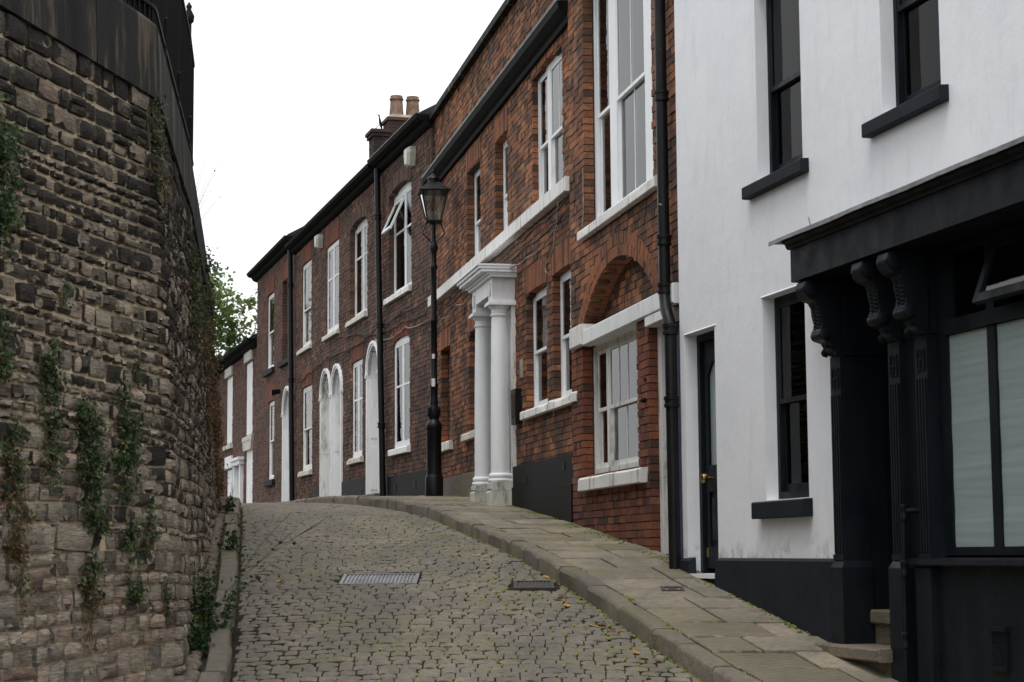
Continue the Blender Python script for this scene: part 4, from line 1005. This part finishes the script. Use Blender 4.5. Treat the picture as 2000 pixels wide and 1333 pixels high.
# plinths
mb = MB(); mb.box(3.925, 7.28, -.1, .0, .0, 1.10); mb.build('plinth', 'black_wall', H); mb = MB(); mb.loft([[(3.925, -.05, -.2), (7.28, -.05, -.2), (7.28, -.05, .86), (3.925, -.05, .78)], [(3.925, .018, -.2), (7.28, .018, -.2), (7.28, .018, .84), (3.925, .018, .76)]]); po = mb.build('plinth', 'black_wall', H)
for s_, z in ((4.3, .92), (6.4, .86)): MB().box(s_, s_+.17, .001, .006, z, z+.10).build('air_vent', 'iron', H)
MB().box(8.75, E1-.03, -.1, -.02, .2, 1.18).build('plinth', 'kerb', H)
# portico
po = empty('portico'); po.parent = H; po.name = 'portico'
def column(sc, dc, zg):
    pz = .97
    b = MB(); b.bbox(sc-.165, sc+.165, -.06, dc+.165, zg-.25, (zg+pz)/2+.02, .02); b.bbox(sc-.15, sc+.15, -.06, dc+.15, (zg+pz)/2+.024, pz-.055, .02); b.build('plinth_block', 'white_grimy', po)
    m = MB(); m.lathe([(.150, -.055), (.158, -.035), (.150, -.012), (.132, -.008), (.132, .005), (.145, .012), (.148, .03), (.138, .05), (.122, .058), (.119, .12), (.119, .6), (.112, 1.4), (.102, 2.02), (.100, 2.04), (.116, 2.05), (.118, 2.065), (.104, 2.078), (.104, 2.13), (.125, 2.15), (.138, 2.175), (.14, 2.182)], (sc, dc, pz), 28); m.build('column', 'white_clean', po, True)
    a = MB(); a.box(sc-.165, sc+.165, -.06, dc+.165, 3.152, 3.185); a.box(sc-.15, sc+.15, -.06, dc+.15, 3.185, 3.205); a.build('capital', 'white_clean', po)
    e = MB(); e.bbox(sc-.12, sc+.12, -.06, dc+.12, 3.205, 3.50, .006); eo = e.build('entablature_block', 'white', po)
    c = MB(); c.lathe([(.001, 0), (.05, .0), (.06, .012), (.045, .02), (.03, .014), (.012, .022), (.001, .024)], (0, 0, 0), 14); co_ = c.build('rosette', 'white', eo, True); co_.matrix_basis = Matrix.Translation((sc, dc+.12, 3.36)) @ Matrix.Rotation(R(-90), 4, 'X') @ Matrix.Diagonal((.9, 1.6, 1, 1))
    p = MB(); p.box(sc-.13, sc+.13, -.06, .0, zg-.2, 3.2); p.build('back_pilaster', 'white_old', po)
column(7.42, .13, .60); column(8.60, .13, .66)
pc = MB()
for (z0, z1, dd) in ((3.503, 3.535, .29), (3.535, 3.56, .33), (3.56, 3.60, .41), (3.60, 3.635, .44), (3.635, 3.66, .465)):
    pc.box(7.42-.12-dd*.28-.02, 8.60+.12+dd*.28, -.06, dd, z0, z1-.0015)
pc.build('portico_cornice', 'white_clean', po); MB().box(7.56, 8.46, -.055, .25, 3.30, 3.50).build('portico_beam', 'white', po)
dm = MB(); dm.box(7.52, 8.50, -.28, -.22, .5, 2.98)
for a, b, c, e in ((7.62, 7.95, .8, 1.5), (8.07, 8.40, .8, 1.5), (7.62, 7.95, 1.7, 2.6), (8.07, 8.40, 1.7, 2.6)): dm.bbox(a, b, -.22, -.205, c, e, .012)
dm.build('door', 'black', H)
MB().box(7.5, 8.52, -.3, .2, .3, .68).build('door_step', 'kerb', H)
nb = MB(); nb.box(6.92, 7.20, D, .03, 1.62, 2.06); nb.build('notice_box', 'black', H); MB().box(6.95, 7.17, .031, .036, 1.70, 2.0).build('notice_plate', 'bark', H)
MB().bbox(6.80, 6.96, D, D+.02, 2.18, 2.42, .01).build('wall_plaque', 'mortar_light', H)

# ------------------------------------------------------------------ dark brick terrace
def arched_door(root, s0, s1, zs, z0, d=0.0, ring=.10, mat='white', lead=True):
    w = s1-s0; n = 18
    def arcz(a, b, g): c = (a+b)/2; r = (b-a)/2+g; return [(c-r*math.cos(math.pi*k/n), zs+r*math.sin(math.pi*k/n)) for k in range(n+1)]
    inn = arcz(s0, s1, 0); out = arcz(s0, s1, ring); mid = arcz(s0, s1, ring*.45)
    e = MB()
    for A_, B_, y in ((inn, mid, d+.03), (mid, out, d+.05)):
        for k in range(n): e.prism([A_[k], A_[k+1], B_[k+1], B_[k]], d-.04, y)
    for a, b in ((s0-ring, s0-.001), (s1+.001, s1+ring)): e.box(a, b, d-.04, d+.035, z0, zs-.05)
    do = e.build('door_surround', mat, root)
    im = MB()
    for a, b in ((s0-ring-.02, s0+.0), (s1, s1+ring+.02)):
        im.box(a, b, d-.04, d+.06, zs-.05, zs-.028); im.box(a+.005, b-.005, d-.04, d+.05, zs-.026, zs-.012); im.box(a, b, d-.04, d+.062, zs-.01, zs+.012)
    im.build('impost', mat, do)
    ln = MB(); dep = .42
    for k in range(n): ln.quad((inn[k][0], d+.02, inn[k][1]), (inn[k+1][0], d+.02, inn[k+1][1]), (inn[k+1][0], d-dep, inn[k+1][1]), (inn[k][0], d-dep, inn[k][1]))
    for s_, sg in ((s0, 1), (s1, -1)):
        ln.quad((s_, d+.02, z0), (s_, d-dep, z0), (s_, d-dep, zs), (s_, d+.02, zs))
        for (a, b) in ((.1, .9), (1.05, zs-z0-.12)): ln.box(s_+sg*.001, s_+sg*.012, d-dep+.07, d-.04, z0+a, z0+b)
    ln.build('reveal_panel', mat, do)
    db = MB(); db.box(s0, s1, d-dep-.05, d-dep+.004, z0, zs)
    for a in (s0+.08, (s0+s1)/2+.03):
        db.bbox(a, a+w/2-.12, d-dep, d-dep+.02, z0+.15, z0+.85, .012); db.bbox(a, a+w/2-.12, d-dep, d-dep+.02, z0+1.0, zs-.15, .012)
    db.prism([*inn], d-dep-.05, d-dep)
    db.build('door', 'white', do)
    MB().bbox(s0-.1, s1+.1, d-dep, d+.12, z0-.22, z0, .012).build('door_step', 'kerb', do)
    return do
def ahole(s0, s1, z0, zs): return rect(s0, s1, z0-.4, zs, (s1-s0)/2-.001)
def eave(root, s0, s1, z, drop=.2, out=.24, lip=True):
    e = MB(); e.ext([(-.02, z-drop-.02), (.05, z-drop), (.09, z-drop+.03), (.14, z-.10), (.17, z-.11), (out, z-.06), (out+.02, z), (out-.02, z), (.10, z-.02), (-.02, z+.02)], s0, s1); o = e.build('gutter', 'black_matt', root)
    if lip: MB().ext([(out-.0, z+.002), (out+.025, z+.002), (out+.025, z+.016), (out, z+.016)], s0, s1).build('gutter_lip', 'lead', o)
    r = MB(); r.loft([[(s0, .18, z-.01), (s0, .18, z+.03), (s0, -3.6, z+2.1), (s0, -7.2, z+.05), (s0, -7.2, z-.01)], [(s1, .18, z-.01), (s1, .18, z+.03), (s1, -3.6, z+2.1), (s1, -7.2, z+.05), (s1, -7.2, z-.01)]]); ro = r.build('roof', 'slate', root)
    return ro
GZ = 1.0
H = house('brick_house', FB, 'dark brick terrace house with open top light, next to the street lamp', group='brick houses along the lane')
ops = [rect(1.48, 3.28, 4.5, 6.36, .09), rect(1.60, 2.90, 1.80, 3.70, .05)]
brick_wall(H, FB, .0, 3.92, 7.05, ops, 'brick_dark', 'mortar_mid'); shell(H, FB, 0, 3.92, 7.05)
arch_ring(H, 1.48, 3.28, 6.36, .09, .24, 'brick_dark', .008, .12); arch_ring(H, 1.60, 2.90, 3.70, .05, .26, 'brick_lintel', .008, .12)
eave(H, -.02, 3.95, 7.15, lip=True)
w = window(H, 1.48, 3.28, 4.56, 6.36, 0, .1, [(1.54, 2.34, (1, 1), (1, 1)), (2.40, 3.22, (1, 1), (1, 1))], .62, step=.0015, mat='white', fw=.05, rise=.085, curtain='curtain_grey', cfrac=(0, 1), sl=(1.42, 3.42, 4.56, .12, .07, 'white_old', 0, .13, .015), seed=12)
op = MB(); op.box(0, .7, -.035, 0, -.62, -.565); op.box(0, .7, -.035, 0, -.05, 0); op.box(0, .055, -.035, 0, -.565, -.05); op.box(.645, .7, -.035, 0, -.565, -.05); ow = op.build('open_casement', 'white', w)
tag(ow, 'white top light standing open'); ow.matrix_basis = Matrix.Translation((2.46, -.09, 6.25)) @ Matrix.Rotation(R(24), 4, 'X')
g = MB().box(.05, .65, -.02, -.016, -.57, -.045).build('pane', 'glass', w); g.matrix_basis = ow.matrix_basis.copy()
window(H, 1.60, 2.90, 1.85, 3.70, 0, .03, [(1.66, 2.21, (1, 1), (1, 1)), (2.28, 2.84, (1, 1), (1, 1))], .58, step=.0015, mat='white', fw=.055, rise=.045, curtain='beige', cfrac=(0, .52), sl=(1.52, 3.02, 1.85, .12, .07, 'white', 0, .13, .01), seed=13)
MB().box(.0, 3.35, -.1, .03, .5, 1.38).build('plinth', 'black_wall', H)
for s_ in (1.0, 2.5): MB().box(s_, s_+.2, .031, .037, 1.1, 1.22).build('air_vent', 'iron', H)
def alarm(root, s_, z, sz=1.0):
    p = [(-.15*sz, .13*sz), (.15*sz, .13*sz), (.16*sz, .03*sz), (.09*sz, -.19*sz), (-.09*sz, -.19*sz), (-.16*sz, .03*sz)]
    m = MB(); m.loft([[(s_+x, .0, z+q) for x, q in p], [(s_+x, .10, z+q) for x, q in p], [(s_+x*.75, .15, z+q*.8) for x, q in p]]); m.build('alarm_box', 'grey_box', root)
alarm(H, 1.25, 6.72, 1.0)
gutter_pipe(H, [(3.80, .10, 7.0), (3.70, .10, 5.5), (3.55, .10, 3.8), (3.40, .10, 2.2), (3.28, .10, 1.0)], .055, 'black', 'downpipe', [(3.74, .10, 6.1), (3.58, .10, 4.1), (3.41, .10, 2.3)])

H = house('brick_house', FB, 'dark brick terrace house with twin arched white doors and chimney stack', group='brick houses along the lane')
ops = [rect(5.20, 6.88, 4.5, 6.38, .07), rect(8.05, 9.46, 4.5, 6.42), rect(11.30, 12.54, 4.5, 6.50), ahole(4.02, 5.05, 1.0, 3.34), rect(5.62, 6.68, 1.82, 3.72), ahole(7.66, 8.68, 1.0, 3.28), ahole(8.90, 9.92, 1.0, 3.30), rect(11.16, 12.43, 1.82, 3.72)]
brick_wall(H, FB, 3.925, 13.45, 7.05, ops, 'brick_dark', 'mortar_mid'); shell(H, FB, 3.925, 13.45, 7.05)
arch_ring(H, 5.20, 6.88, 6.38, .07, .24, 'brick_dark', .008, .12)
for a, b, z, m_ in ((8.05, 9.46, 6.42, 'brick_lintel'), (11.30, 12.54, 6.50, 'brick_lintel'), (11.16, 12.43, 3.72, 'brick_lintel'), (5.62, 6.68, 3.72, 'brick_lintel')): arch_ring(H, a, b, z, .015, .40, m_, .008, .12)
ro = eave(H, 3.955, 13.48, 7.12, lip=False)
window(H, 5.20, 6.88, 4.58, 6.38, 0, .1, [(5.27, 6.0, (1, 1), (1, 1)), (6.07, 6.81, (1, 1), (1, 1))], .66, step=.0015, mat='white_old', fw=.06, rise=.065, curtain='curtain_grey', sl=(5.12, 7.02, 4.58, .12, .07, 'cream', 0, .13, .02), seed=14)
window(H, 8.05, 9.46, 4.58, 6.42, 0, .025, [(8.11, 8.72, (1, 1), (1, 1)), (8.79, 9.40, (1, 1), (1, 1))], .62, step=.0015, mat='white', fw=.055, curtain='curtain_grey', sl=(7.98, 9.62, 4.58, .11, .07, 'cream', 0, .13, .02), seed=15)
window(H, 11.30, 12.54, 4.62, 6.50, 0, .03, meet=.45, mat='white_old', fw=.07, up=(2, 1), curtain='curtain', cfrac=(0, .6), sl=(11.2, 12.85, 4.62, .11, .07, 'cream', 0, .13, .02), seed=16)
window(H, 5.62, 6.68, 1.88, 3.72, 0, .03, [(5.68, 6.11, (1, 1), (1, 1)), (6.18, 6.62, (1, 1), (1, 1))], .6, step=.0015, mat='white', fw=.055, curtain='beige', cfrac=(0, .5), sl=(5.5, 6.85, 1.88, .12, .07, 'cream', 0, .13, .03), seed=17)
window(H, 11.16, 12.43, 1.88, 3.72, 0, .03, meet=.5, mat='white_old', fw=.07, up=(2, 1), curtain='curtain', cfrac=(0, .6), sl=(11.05, 12.6, 1.88, .12, .07, 'cream', 0, .13, .02), seed=18)
arched_door(H, 4.04, 5.03, 3.34, 1.12); arched_door(H, 7.68, 8.66, 3.28, 1.08); arched_door(H, 8.92, 9.90, 3.30, 1.08, mat='white_old')
for a, b in ((5.16, 7.54), (10.05, 10.6)): MB().box(a, b, -.1, .03, .5, 1.46).build('plinth', 'black_wall', H)
for s_ in (5.5, 6.9): MB().box(s_, s_+.2, .031, .037, 1.1, 1.24).build('air_vent', 'iron', H)
alarm(H, 10.0, 6.68, .9)
gutter_pipe(H, [(13.60, .10, 7.05), (13.45, .10, 5), (13.3, .10, 3), (13.12, .10, .95)], .06, 'black', 'downpipe', [(13.55, .10, 6.2), (13.38, .10, 4.0)])
# chimney stack with two pots
def course_stack(mb, x0, x1, y0, y1, z0, z1, oversail=2):
    z = z0; n = int((z1-z0)/.075)
    for k in range(n):
        g = .035*(k-(n-oversail-1)) if k >= n-oversail else 0; q = random.gauss(0, .003)+g
        mb.box(x0-q, x1+q, y0-q, y1+q, z+.004, z+.071); mb.box(x0+.008, x1-.008, y0+.008, y1-.008, z-.004, z+.004); z += .075
    return z
ch = MB(); zt = course_stack(ch, 8.72, 9.28, -2.15, -1.17, 7.8, 9.22, 1); cho = ch.build('chimney_stack', 'brick_soot', H)
ch = MB(); zl = course_stack(ch, 8.74, 9.26, -1.16, -.86, 7.6, 8.95, 2); ch.build('chimney_shoulder', 'brick_soot', cho)
MB().loft([[(8.7, -2.17, zt), (9.3, -2.17, zt), (9.3, -1.15, zt), (8.7, -1.15, zt)], [(8.8, -2.05, zt+.08), (9.2, -2.05, zt+.08), (9.2, -1.25, zt+.08), (8.8, -1.25, zt+.08)]]).build('flaunching', 'mortar_light', cho)
for y_ in (-1.40, -1.75):
    MB().lathe([(.165, 0), (.155, .1), (.13, .42), (.128, .44), (.15, .45), (.15, .475), (.132, .485), (.132, .51), (.13, .535), (.11, .535), (.10, .3)], (9.0, y_, zt-.02), 20).build('chimney_pot', 'terracotta', cho, True)

H = house('brick_house', FB, 'plum brick terrace house with blind window, next along past the second downpipe', group='brick houses along the lane')
ops = [rect(14.03, 15.32, 4.55, 6.52), rect(16.62, 17.78, 4.55, 6.50), ahole(13.86, 14.96, 1.0, 3.33), rect(16.5, 17.47, 1.80, 3.80)]
brick_wall(H, FB, 13.455, 19.52, 7.25, ops, 'brick_plum', 'mortar_light', joint=.013); shell(H, FB, 13.455, 19.52, 7.25)
brick_wall(H, FB, 14.0, 15.35, 6.6, [], 'brick_plum', 'mortar_light', -.11, 4.5, 0, .04, joint=.013)
for a, b, z in ((14.03, 15.32, 6.52), (16.62, 17.78, 6.50), (16.5, 17.47, 3.80)): arch_ring(H, a, b, z, .015, .42, 'brick_lintel', .008, .12)
eave(H, 13.49, 19.75, 7.36, lip=False)
window(H, 16.62, 17.78, 4.62, 6.50, 0, .04, meet=.5, mat='white', fw=.06, curtain='curtain_grey', sl=(16.45, 17.95, 4.62, .14, .08, 'anth_wall'), seed=19)
window(H, 16.5, 17.47, 1.88, 3.80, 0, .04, meet=.5, mat='white', fw=.06, curtain='curtain_grey', sl=(16.3, 17.65, 1.88, .15, .08, 'anth_wall'), seed=20)
sill(H, 13.85, 15.55, 4.62, .14, .08, 'anth_wall')
arched_door(H, 13.88, 14.94, 3.33, 1.08)
MB().loft([[(15.55, 0, 3.88), (15.62, 0, 3.88), (15.62, 0, 3.98), (15.55, 0, 3.98)], [(15.5, .22, 3.82), (15.66, .22, 3.82), (15.66, .22, 3.96), (15.5, .22, 3.96)]]).build('wall_lamp', 'black', H)

H = house('brick_house', FB, 'low plum brick house with white shutters, farthest house up the lane', group='brick houses along the lane')
ops = [rect(20.45, 21.65, 3.2, 5.2), rect(24.45, 25.7, 3.2, 5.15), rect(20.35, 21.6, 1.0, 2.82), rect(22.25, 23.45, 1.0, 2.5), rect(24.4, 25.5, 1.0, 2.5)]
brick_wall(H, FB, 19.525, 29.0, 5.6, ops, 'brick_plum', 'mortar_light', -.03, joint=.013); shell(H, FB, 19.53, 29.0, 5.6, -.17)
eave(H, 19.54, 29.2, 5.66, lip=False)
for a, b, c, e in ((20.45, 21.65, 3.2, 5.2), (24.45, 25.7, 3.2, 5.15)):
    m = MB(); m.box(a, b, -.12, -.06, c, e); m.box(a+.04, (a+b)/2-.02, -.06, -.045, c+.05, e-.05); m.box((a+b)/2+.02, b-.04, -.06, -.045, c+.05, e-.05); wo = m.build('window_shutter', 'white', H)
    sill(wo, a-.12, b+.2, c, .14, .08, 'cream', -.03); MB().bbox(a-.05, b+.1, -.08, .03, e, e+.26, .01).build('lintel', 'cream', H)
m = MB(); m.box(20.35, 21.6, -.12, -.05, 1.0, 2.82); m.bbox(20.5, 20.9, -.05, -.03, 1.3, 2.5, .01); m.bbox(21.05, 21.45, -.05, -.03, 1.3, 2.5, .01); m.build('door', 'white', H)
MB().prism([(20.25, 2.82), (21.7, 2.82), (21.85, 3.19), (20.1, 3.19)], -.1, .04).build('lintel', 'cream', H)
m = MB(); m.box(22.25, 23.45, -.12, -.08, 1.0, 2.5); dd = m.build('door', 'white', H)
m = MB(); m.box(22.08, 22.3, -.1, .06, 1.0, 2.5); m.box(23.4, 23.62, -.1, .06, 1.0, 2.5); m.box(22.0, 23.7, -.1, .10, 2.5, 2.62); m.box(21.95, 23.75, -.1, .14, 2.622, 2.70); m.build('door_surround', 'white', dd)
m = MB(); m.box(24.4, 25.5, -.12, -.05, 1.0, 2.5); m.build('door', 'white', H); MB().bbox(24.3, 25.6, -.1, .03, 2.5, 2.85, .01).build('lintel', 'white', H)

# ------------------------------------------------------------------ street lamp
LX, LY = -1.17, 28.36; L = empty('street_lamp', (LX, LY, pav(LY)-.0), R(8)); tag(L, 'black cast iron street lamp with glazed lantern at the kerb', 'street lamp')
MB().lathe([(.135, 0), (.135, .30), (.122, .32), (.112, .36), (.110, 1.0), (.118, 1.02), (.122, 1.06), (.112, 1.10), (.09, 1.13), (.075, 1.16)], (0, 0, -.02), 16).build('base', 'black', L, True)
MB().lathe([(.075, 1.14), (.088, 1.2), (.092, 1.26), (.072, 1.33), (.06, 1.36), (.066, 1.39), (.058, 1.42), (.055, 1.62), (.062, 1.64), (.062, 1.67), (.05, 1.69), (.048, 2.6), (.056, 2.61), (.056, 2.64), (.046, 2.66), (.043, 3.4), (.056, 3.42), (.056, 3.46), (.042, 3.48), (.042, 3.66), (.06, 3.70), (.066, 3.75), (.05, 3.79), (.034, 3.82), (.028, 4.02), (.03, 4.12)], (0, 0, 0), 14).build('shaft', 'black', L, True)
m = MB()
for k in range(8):
    an = k*math.pi/4; m.loft([[(math.cos(an)*(.082+q)+.02*math.cos(t)*-math.sin(an), math.sin(an)*(.082+q)+.02*math.cos(t)*math.cos(an), 1.26+.07*math.sin(t)) for t in [2*math.pi*j/7 for j in range(7)]] for q in (0, .018)])
m.build('leaf_collar', 'black', L, True)
for sgn in (-1, 1):
    pts = []
    for k in range(15): t = k/14; pts.append((sgn*(.03+.16*math.sin(t*2.6)*(1-.25*t)), 0, 3.80+.30*t+.03*math.sin(t*7)))
    MB().tube(pts, .009, 6).build('scroll_bracket', 'black', L, True)
def sqring(h, z): return [(-h, -h, z), (h, -h, z), (h, h, z), (-h, h, z)]
zb, zt = 4.14, 4.57; hb, ht = .105, .195
m = MB(); m.loft([sqring(.05, zb-.05), sqring(hb+.02, zb-.02), sqring(hb+.02, zb)]); m.build('lantern_floor', 'black', L)
for i in range(4):
    a, b = sqring(hb, zb)[i], sqring(ht, zt)[i]; MB().tube([a, b], .012, 6).build('glazing_bar', 'black', L)
    a2, b2 = sqring(hb-.003, zb)[(i+1) % 4], sqring(ht-.003, zt)[(i+1) % 4]; a1, b1 = sqring(hb-.003, zb)[i], sqring(ht-.003, zt)[i]; MB().quad(a1, a2, b2, b1).build('lantern_pane', 'glass', L)
m = MB(); m.loft([sqring(ht+.035, zt), sqring(ht+.045, zt+.02), sqring(ht+.02, zt+.035), sqring(.14, zt+.10), sqring(.085, zt+.15), sqring(.075, zt+.16)]); m.build('lantern_roof', 'black', L)
MB().lathe([(.085, .155), (.085, .20), (.10, .21), (.095, .225), (.06, .26), (.03, .285), (.022, .30), (.032, .32), (.03, .335), (.008, .37), (.002, .40)], (0, 0, zt), 14).build('finial', 'black', L, True)
MB().box(-.012, .012, -.06, .06, 2.62, 2.72).build('bracket', 'black', L)
for z, h in ((2.05, .07), (1.63, .12)):
    m = MB(); n = 6; rings = [[(.0515*math.cos(a)*1.0 if z > 1.9 else .064*math.cos(a), (.0515 if z > 1.9 else .064)*math.sin(a), zz) for a in [R(-130+10*j) for j in range(n)]] for zz in (z, z+h)]
    m.loft(rings, False, False, False); m.build('sticker', 'sticker', L)

# ------------------------------------------------------------------ cables along the fronts
def on_front(F, s, d, z):
    az = F[0]; u = (math.sin(az), math.cos(az)); n = (-math.cos(az), math.sin(az)); return (F[1]+s*u[0]+d*n[0], F[2]+s*u[1]+d*n[1], z)
def cable(F, pts, label, r=.012, mat='cable', sag=.035, seed=1):
    rr = random.Random(seed); P = []
    for (a, b) in zip(pts[:-1], pts[1:]):
        n = max(4, int(abs(b[0]-a[0])/.25))
        for k in range(n):
            t = k/n; P.append(on_front(F, a[0]+(b[0]-a[0])*t, .03+rr.uniform(0, .012), a[1]+(b[1]-a[1])*t - sag*abs(math.sin(t*math.pi*max(1, n//5))) + rr.uniform(-.014, .014)))
    P.append(on_front(F, pts[-1][0], .03, pts[-1][1]))
    o = Vector(P[0]); mb = MB().tube([tuple(Vector(p)-o) for p in P], r, 6); ob = mb.build('cable', mat); ob.location = o; tag(ob, label, 'cable', 'cables along the house fronts')
cable(FA, [(4.0, 3.88), (7, 3.86), (10.5, 3.9), (13.9, 3.92)], 'black cable clipped right under the white string course', .013, seed=1)
cable(FA, [(4.1, 3.74), (6.5, 3.72), (9.2, 3.80), (13.9, 3.76)], 'second black cable below the white string course', .012, seed=2)
cable(FA, [(4.6, 3.66), (6.2, 3.58), (7.6, 3.70), (10, 3.68), (13.9, 3.62)], 'pale loose cable, lowest of the three under the string course', .010, 'cable_pale', .06, seed=3)
cable(FA, [(4.35, 3.95), (4.55, 3.5), (5.05, 3.30), (5.0, 3.22)], 'pale cable dropping to the window beside the portico house corner', .009, 'cable_pale', .02, seed=4)
cable(FB, [(.1, 4.10), (2, 4.16), (4, 4.12), (6.2, 4.02), (9, 4.10), (12.8, 3.90)], 'upper black cable along the dark brick terrace', .014, seed=5)
cable(FB, [(.1, 3.92), (2, 3.98), (4, 4.0), (6, 4.24), (8, 4.40)], 'rising black cable across the dark brick terrace', .013, seed=6)
cable(FB, [(.1, 3.80), (1.8, 3.86), (3.5, 3.84), (4.3, 3.95)], 'pale cable low on the dark brick house by the street lamp', .012, 'cable_pale', .05, seed=7)

# ------------------------------------------------------------------ metal covers
def cover(name, x0, x1, y0, y1, label, cat, dz, mat, bars, ribdir=0, base=road_z):
    yc = (y0+y1)/2; o = empty(name, ((x0+x1)/2, yc, base(yc)+dz)); o.rotation_euler = (math.atan(slope(yc)), 0, 0); tag(o, label, cat)
    w, l = (x1-x0)/2, (y1-y0)/2
    f = MB(); f.box(-w, w, -l, -l+.03, -.05, 0); f.box(-w, w, l-.03, l, -.05, 0); f.box(-w, -w+.03, -l+.03, l-.03, -.05, 0); f.box(w-.03, w, -l+.03, l-.03, -.05, 0); f.build('frame', mat, o)
    p = MB(); p.box(-w+.032, w-.032, -l+.032, l-.032, -.05, -.012); p.build('plate', mat, o)
    r = MB()
    for k in range(bars):
        if ribdir == 0:
            x = -w+.06+(2*w-.12)*k/(bars-1); r.box(x-.007, x+.007, -l+.05, l-.05, -.0115, -.002)
        else:
            q = -l+.06+(2*l-.12)*k/(bars-1); r.box(-w+.05, w-.05, q-.007, q+.007, -.0115, -.002)
    r.build('tread_ribs', mat, o); return o
cover('manhole_cover', -1.48, -.82, 16.24, 16.78, 'ribbed steel manhole cover set in the cobbled road', 'manhole cover', .036, 'metal_cover', 18)
cover('gully_grate', .0, .34, 16.07, 16.45, 'dark iron gully grate by the right kerb', 'gully grate', .020, 'metal_dark', 8)
cover('stopcock_cover', 1.18, 1.36, 15.28, 15.46, 'small rusty cover in the pavement near the white house door', 'cover', .010, 'metal_dark', 5, 0, pav)
# fallen leaves
lf = MB(); lf.v = [(0, -.5, 0), (.3, -.2, .12), (.32, .12, .1), (.12, .42, .16), (0, .55, .2), (-.12, .42, .16), (-.32, .12, .1), (-.3, -.2, .12), (0, 0, .02)]
lf.f = [(8, i, (i+1) % 8) for i in range(8)]
leaf_me = lf.mesh('fallen_leaf'); leaf_me.materials.append(M['dead_leaf'])
for (x, y) in [(1.0, 13.35), (.86, 13.6), (.9, 13.42), (.72, 14.35), (.66, 14.55), (.60, 14.5), (.42, 15.3), (.36, 15.55), (.40, 15.7), (.28, 16.7), (-.35, 18.2), (-2.02, 16.5), (-1.98, 16.35), (.75, 14.2)]:
    o = bpy.data.objects.new('fallen_leaf', leaf_me); C.objects.link(o); s_ = random.uniform(.07, .11)
    z = road_z(y) + .035*(1-((x-(kl(y)+kr(y))/2)/((kr(y)-kl(y))/2))**2) + .006
    o.location = (x, y, z); o.rotation_euler = (slope(y), 0, random.uniform(0, 6)); o.scale = (s_, s_, s_*.5); tag(o, 'yellow fallen leaf lying on the cobbled road', 'leaf', 'fallen leaves on the road')

# ------------------------------------------------------------------ bird on the chimney
bx = on_front(FB, 9.02, -.98, 8.95); Bd = empty('bird', bx, R(20)); Bd.scale = (1.2, 1.35, 1.2); Bd.rotation_euler = (0, R(-28), R(200)); tag(Bd, 'small dark bird perched on the chimney stack', 'bird')
def bodymesh(prof, n=10):
    m = MB(); rings = []
    for (x, z, r, ry) in prof: rings.append([(x+r*.35*math.sin(2*math.pi*j/n), ry*math.cos(2*math.pi*j/n), z+r*math.sin(2*math.pi*j/n)) for j in range(n)])
    return m.loft(rings)
bodymesh([(-.13, .01, .006, .012), (-.10, .03, .010, .018), (-.06, .07, .03, .03), (-.02, .11, .045, .042), (.02, .15, .045, .042), (.045, .185, .03, .03), (.06, .21, .028, .027), (.075, .225, .022, .02), (.085, .228, .010, .01), (.115, .225, .002, .002)]).build('body', 'feather', Bd, True)
for y_ in (-.014, .014): MB().tube([(.0, y_, .08), (.01, y_, .0), (.03, y_, .0)], .004, 5).build('leg', 'feather', Bd)

# ------------------------------------------------------------------ trees beyond the brow
def tree(label, x, y, H_, R_, seed, n=5200, lean=0):
    r = np.random.RandomState(seed); zg = 2.6; org = np.array([x, y, zg]); e = empty('broadleaf_tree', tuple(org)); tag(e, label, 'tree', 'trees behind the houses')
    tr = MB(); top = np.array([lean, 0, H_*.62]); tr.tube([(0, 0, -2.5), (lean*.2, .05, H_*.2), (lean*.5, 0, H_*.42), tuple(top)], [.22, .18, .13, .06], 8)
    ends = []
    for k in range(26):
        an = r.uniform(0, 2*math.pi); t = r.uniform(.25, 1); st = np.array([lean*t*.9, 0, H_*.62*t]); rad = R_*r.uniform(.45, 1)*(1-.35*max(0, t-.6)); en = st+np.array([math.cos(an)*rad, math.sin(an)*rad, r.uniform(.1, .36)*H_])
        md = (st+en)/2+np.array([0, 0, -.1]); tr.tube([tuple(st), tuple(md), tuple(en)], [.035, .022, .008], 5); ends += [en, md*.4+en*.6, en+r.normal(0, .3, 3), md, st*.5+md*.5]
    tr.build('trunk', 'bark', e)
    pts = []
    for k in range(n):
        c = ends[r.randint(len(ends))]; pts.append((c+r.normal(0, .28, 3)*np.array([1.2, 1.2, .6])+org, np.array([r.normal(0, .5), r.normal(0, .5), 1])))
    leaves(pts, .15, 'tree_leaf', 'crown', e, org)
tree('green broadleaf tree behind the far low house, left of the gable', -9.3, 66, 8.0, 2.6, 51, 7000)
tree('second green tree further left, mostly hidden by the stone wall', -12.2, 64, 7.6, 2.8, 52, 6000)
tree('bushy tree at the far left where the lane bends away', -14.5, 74, 6.5, 3.2, 53, 5000)
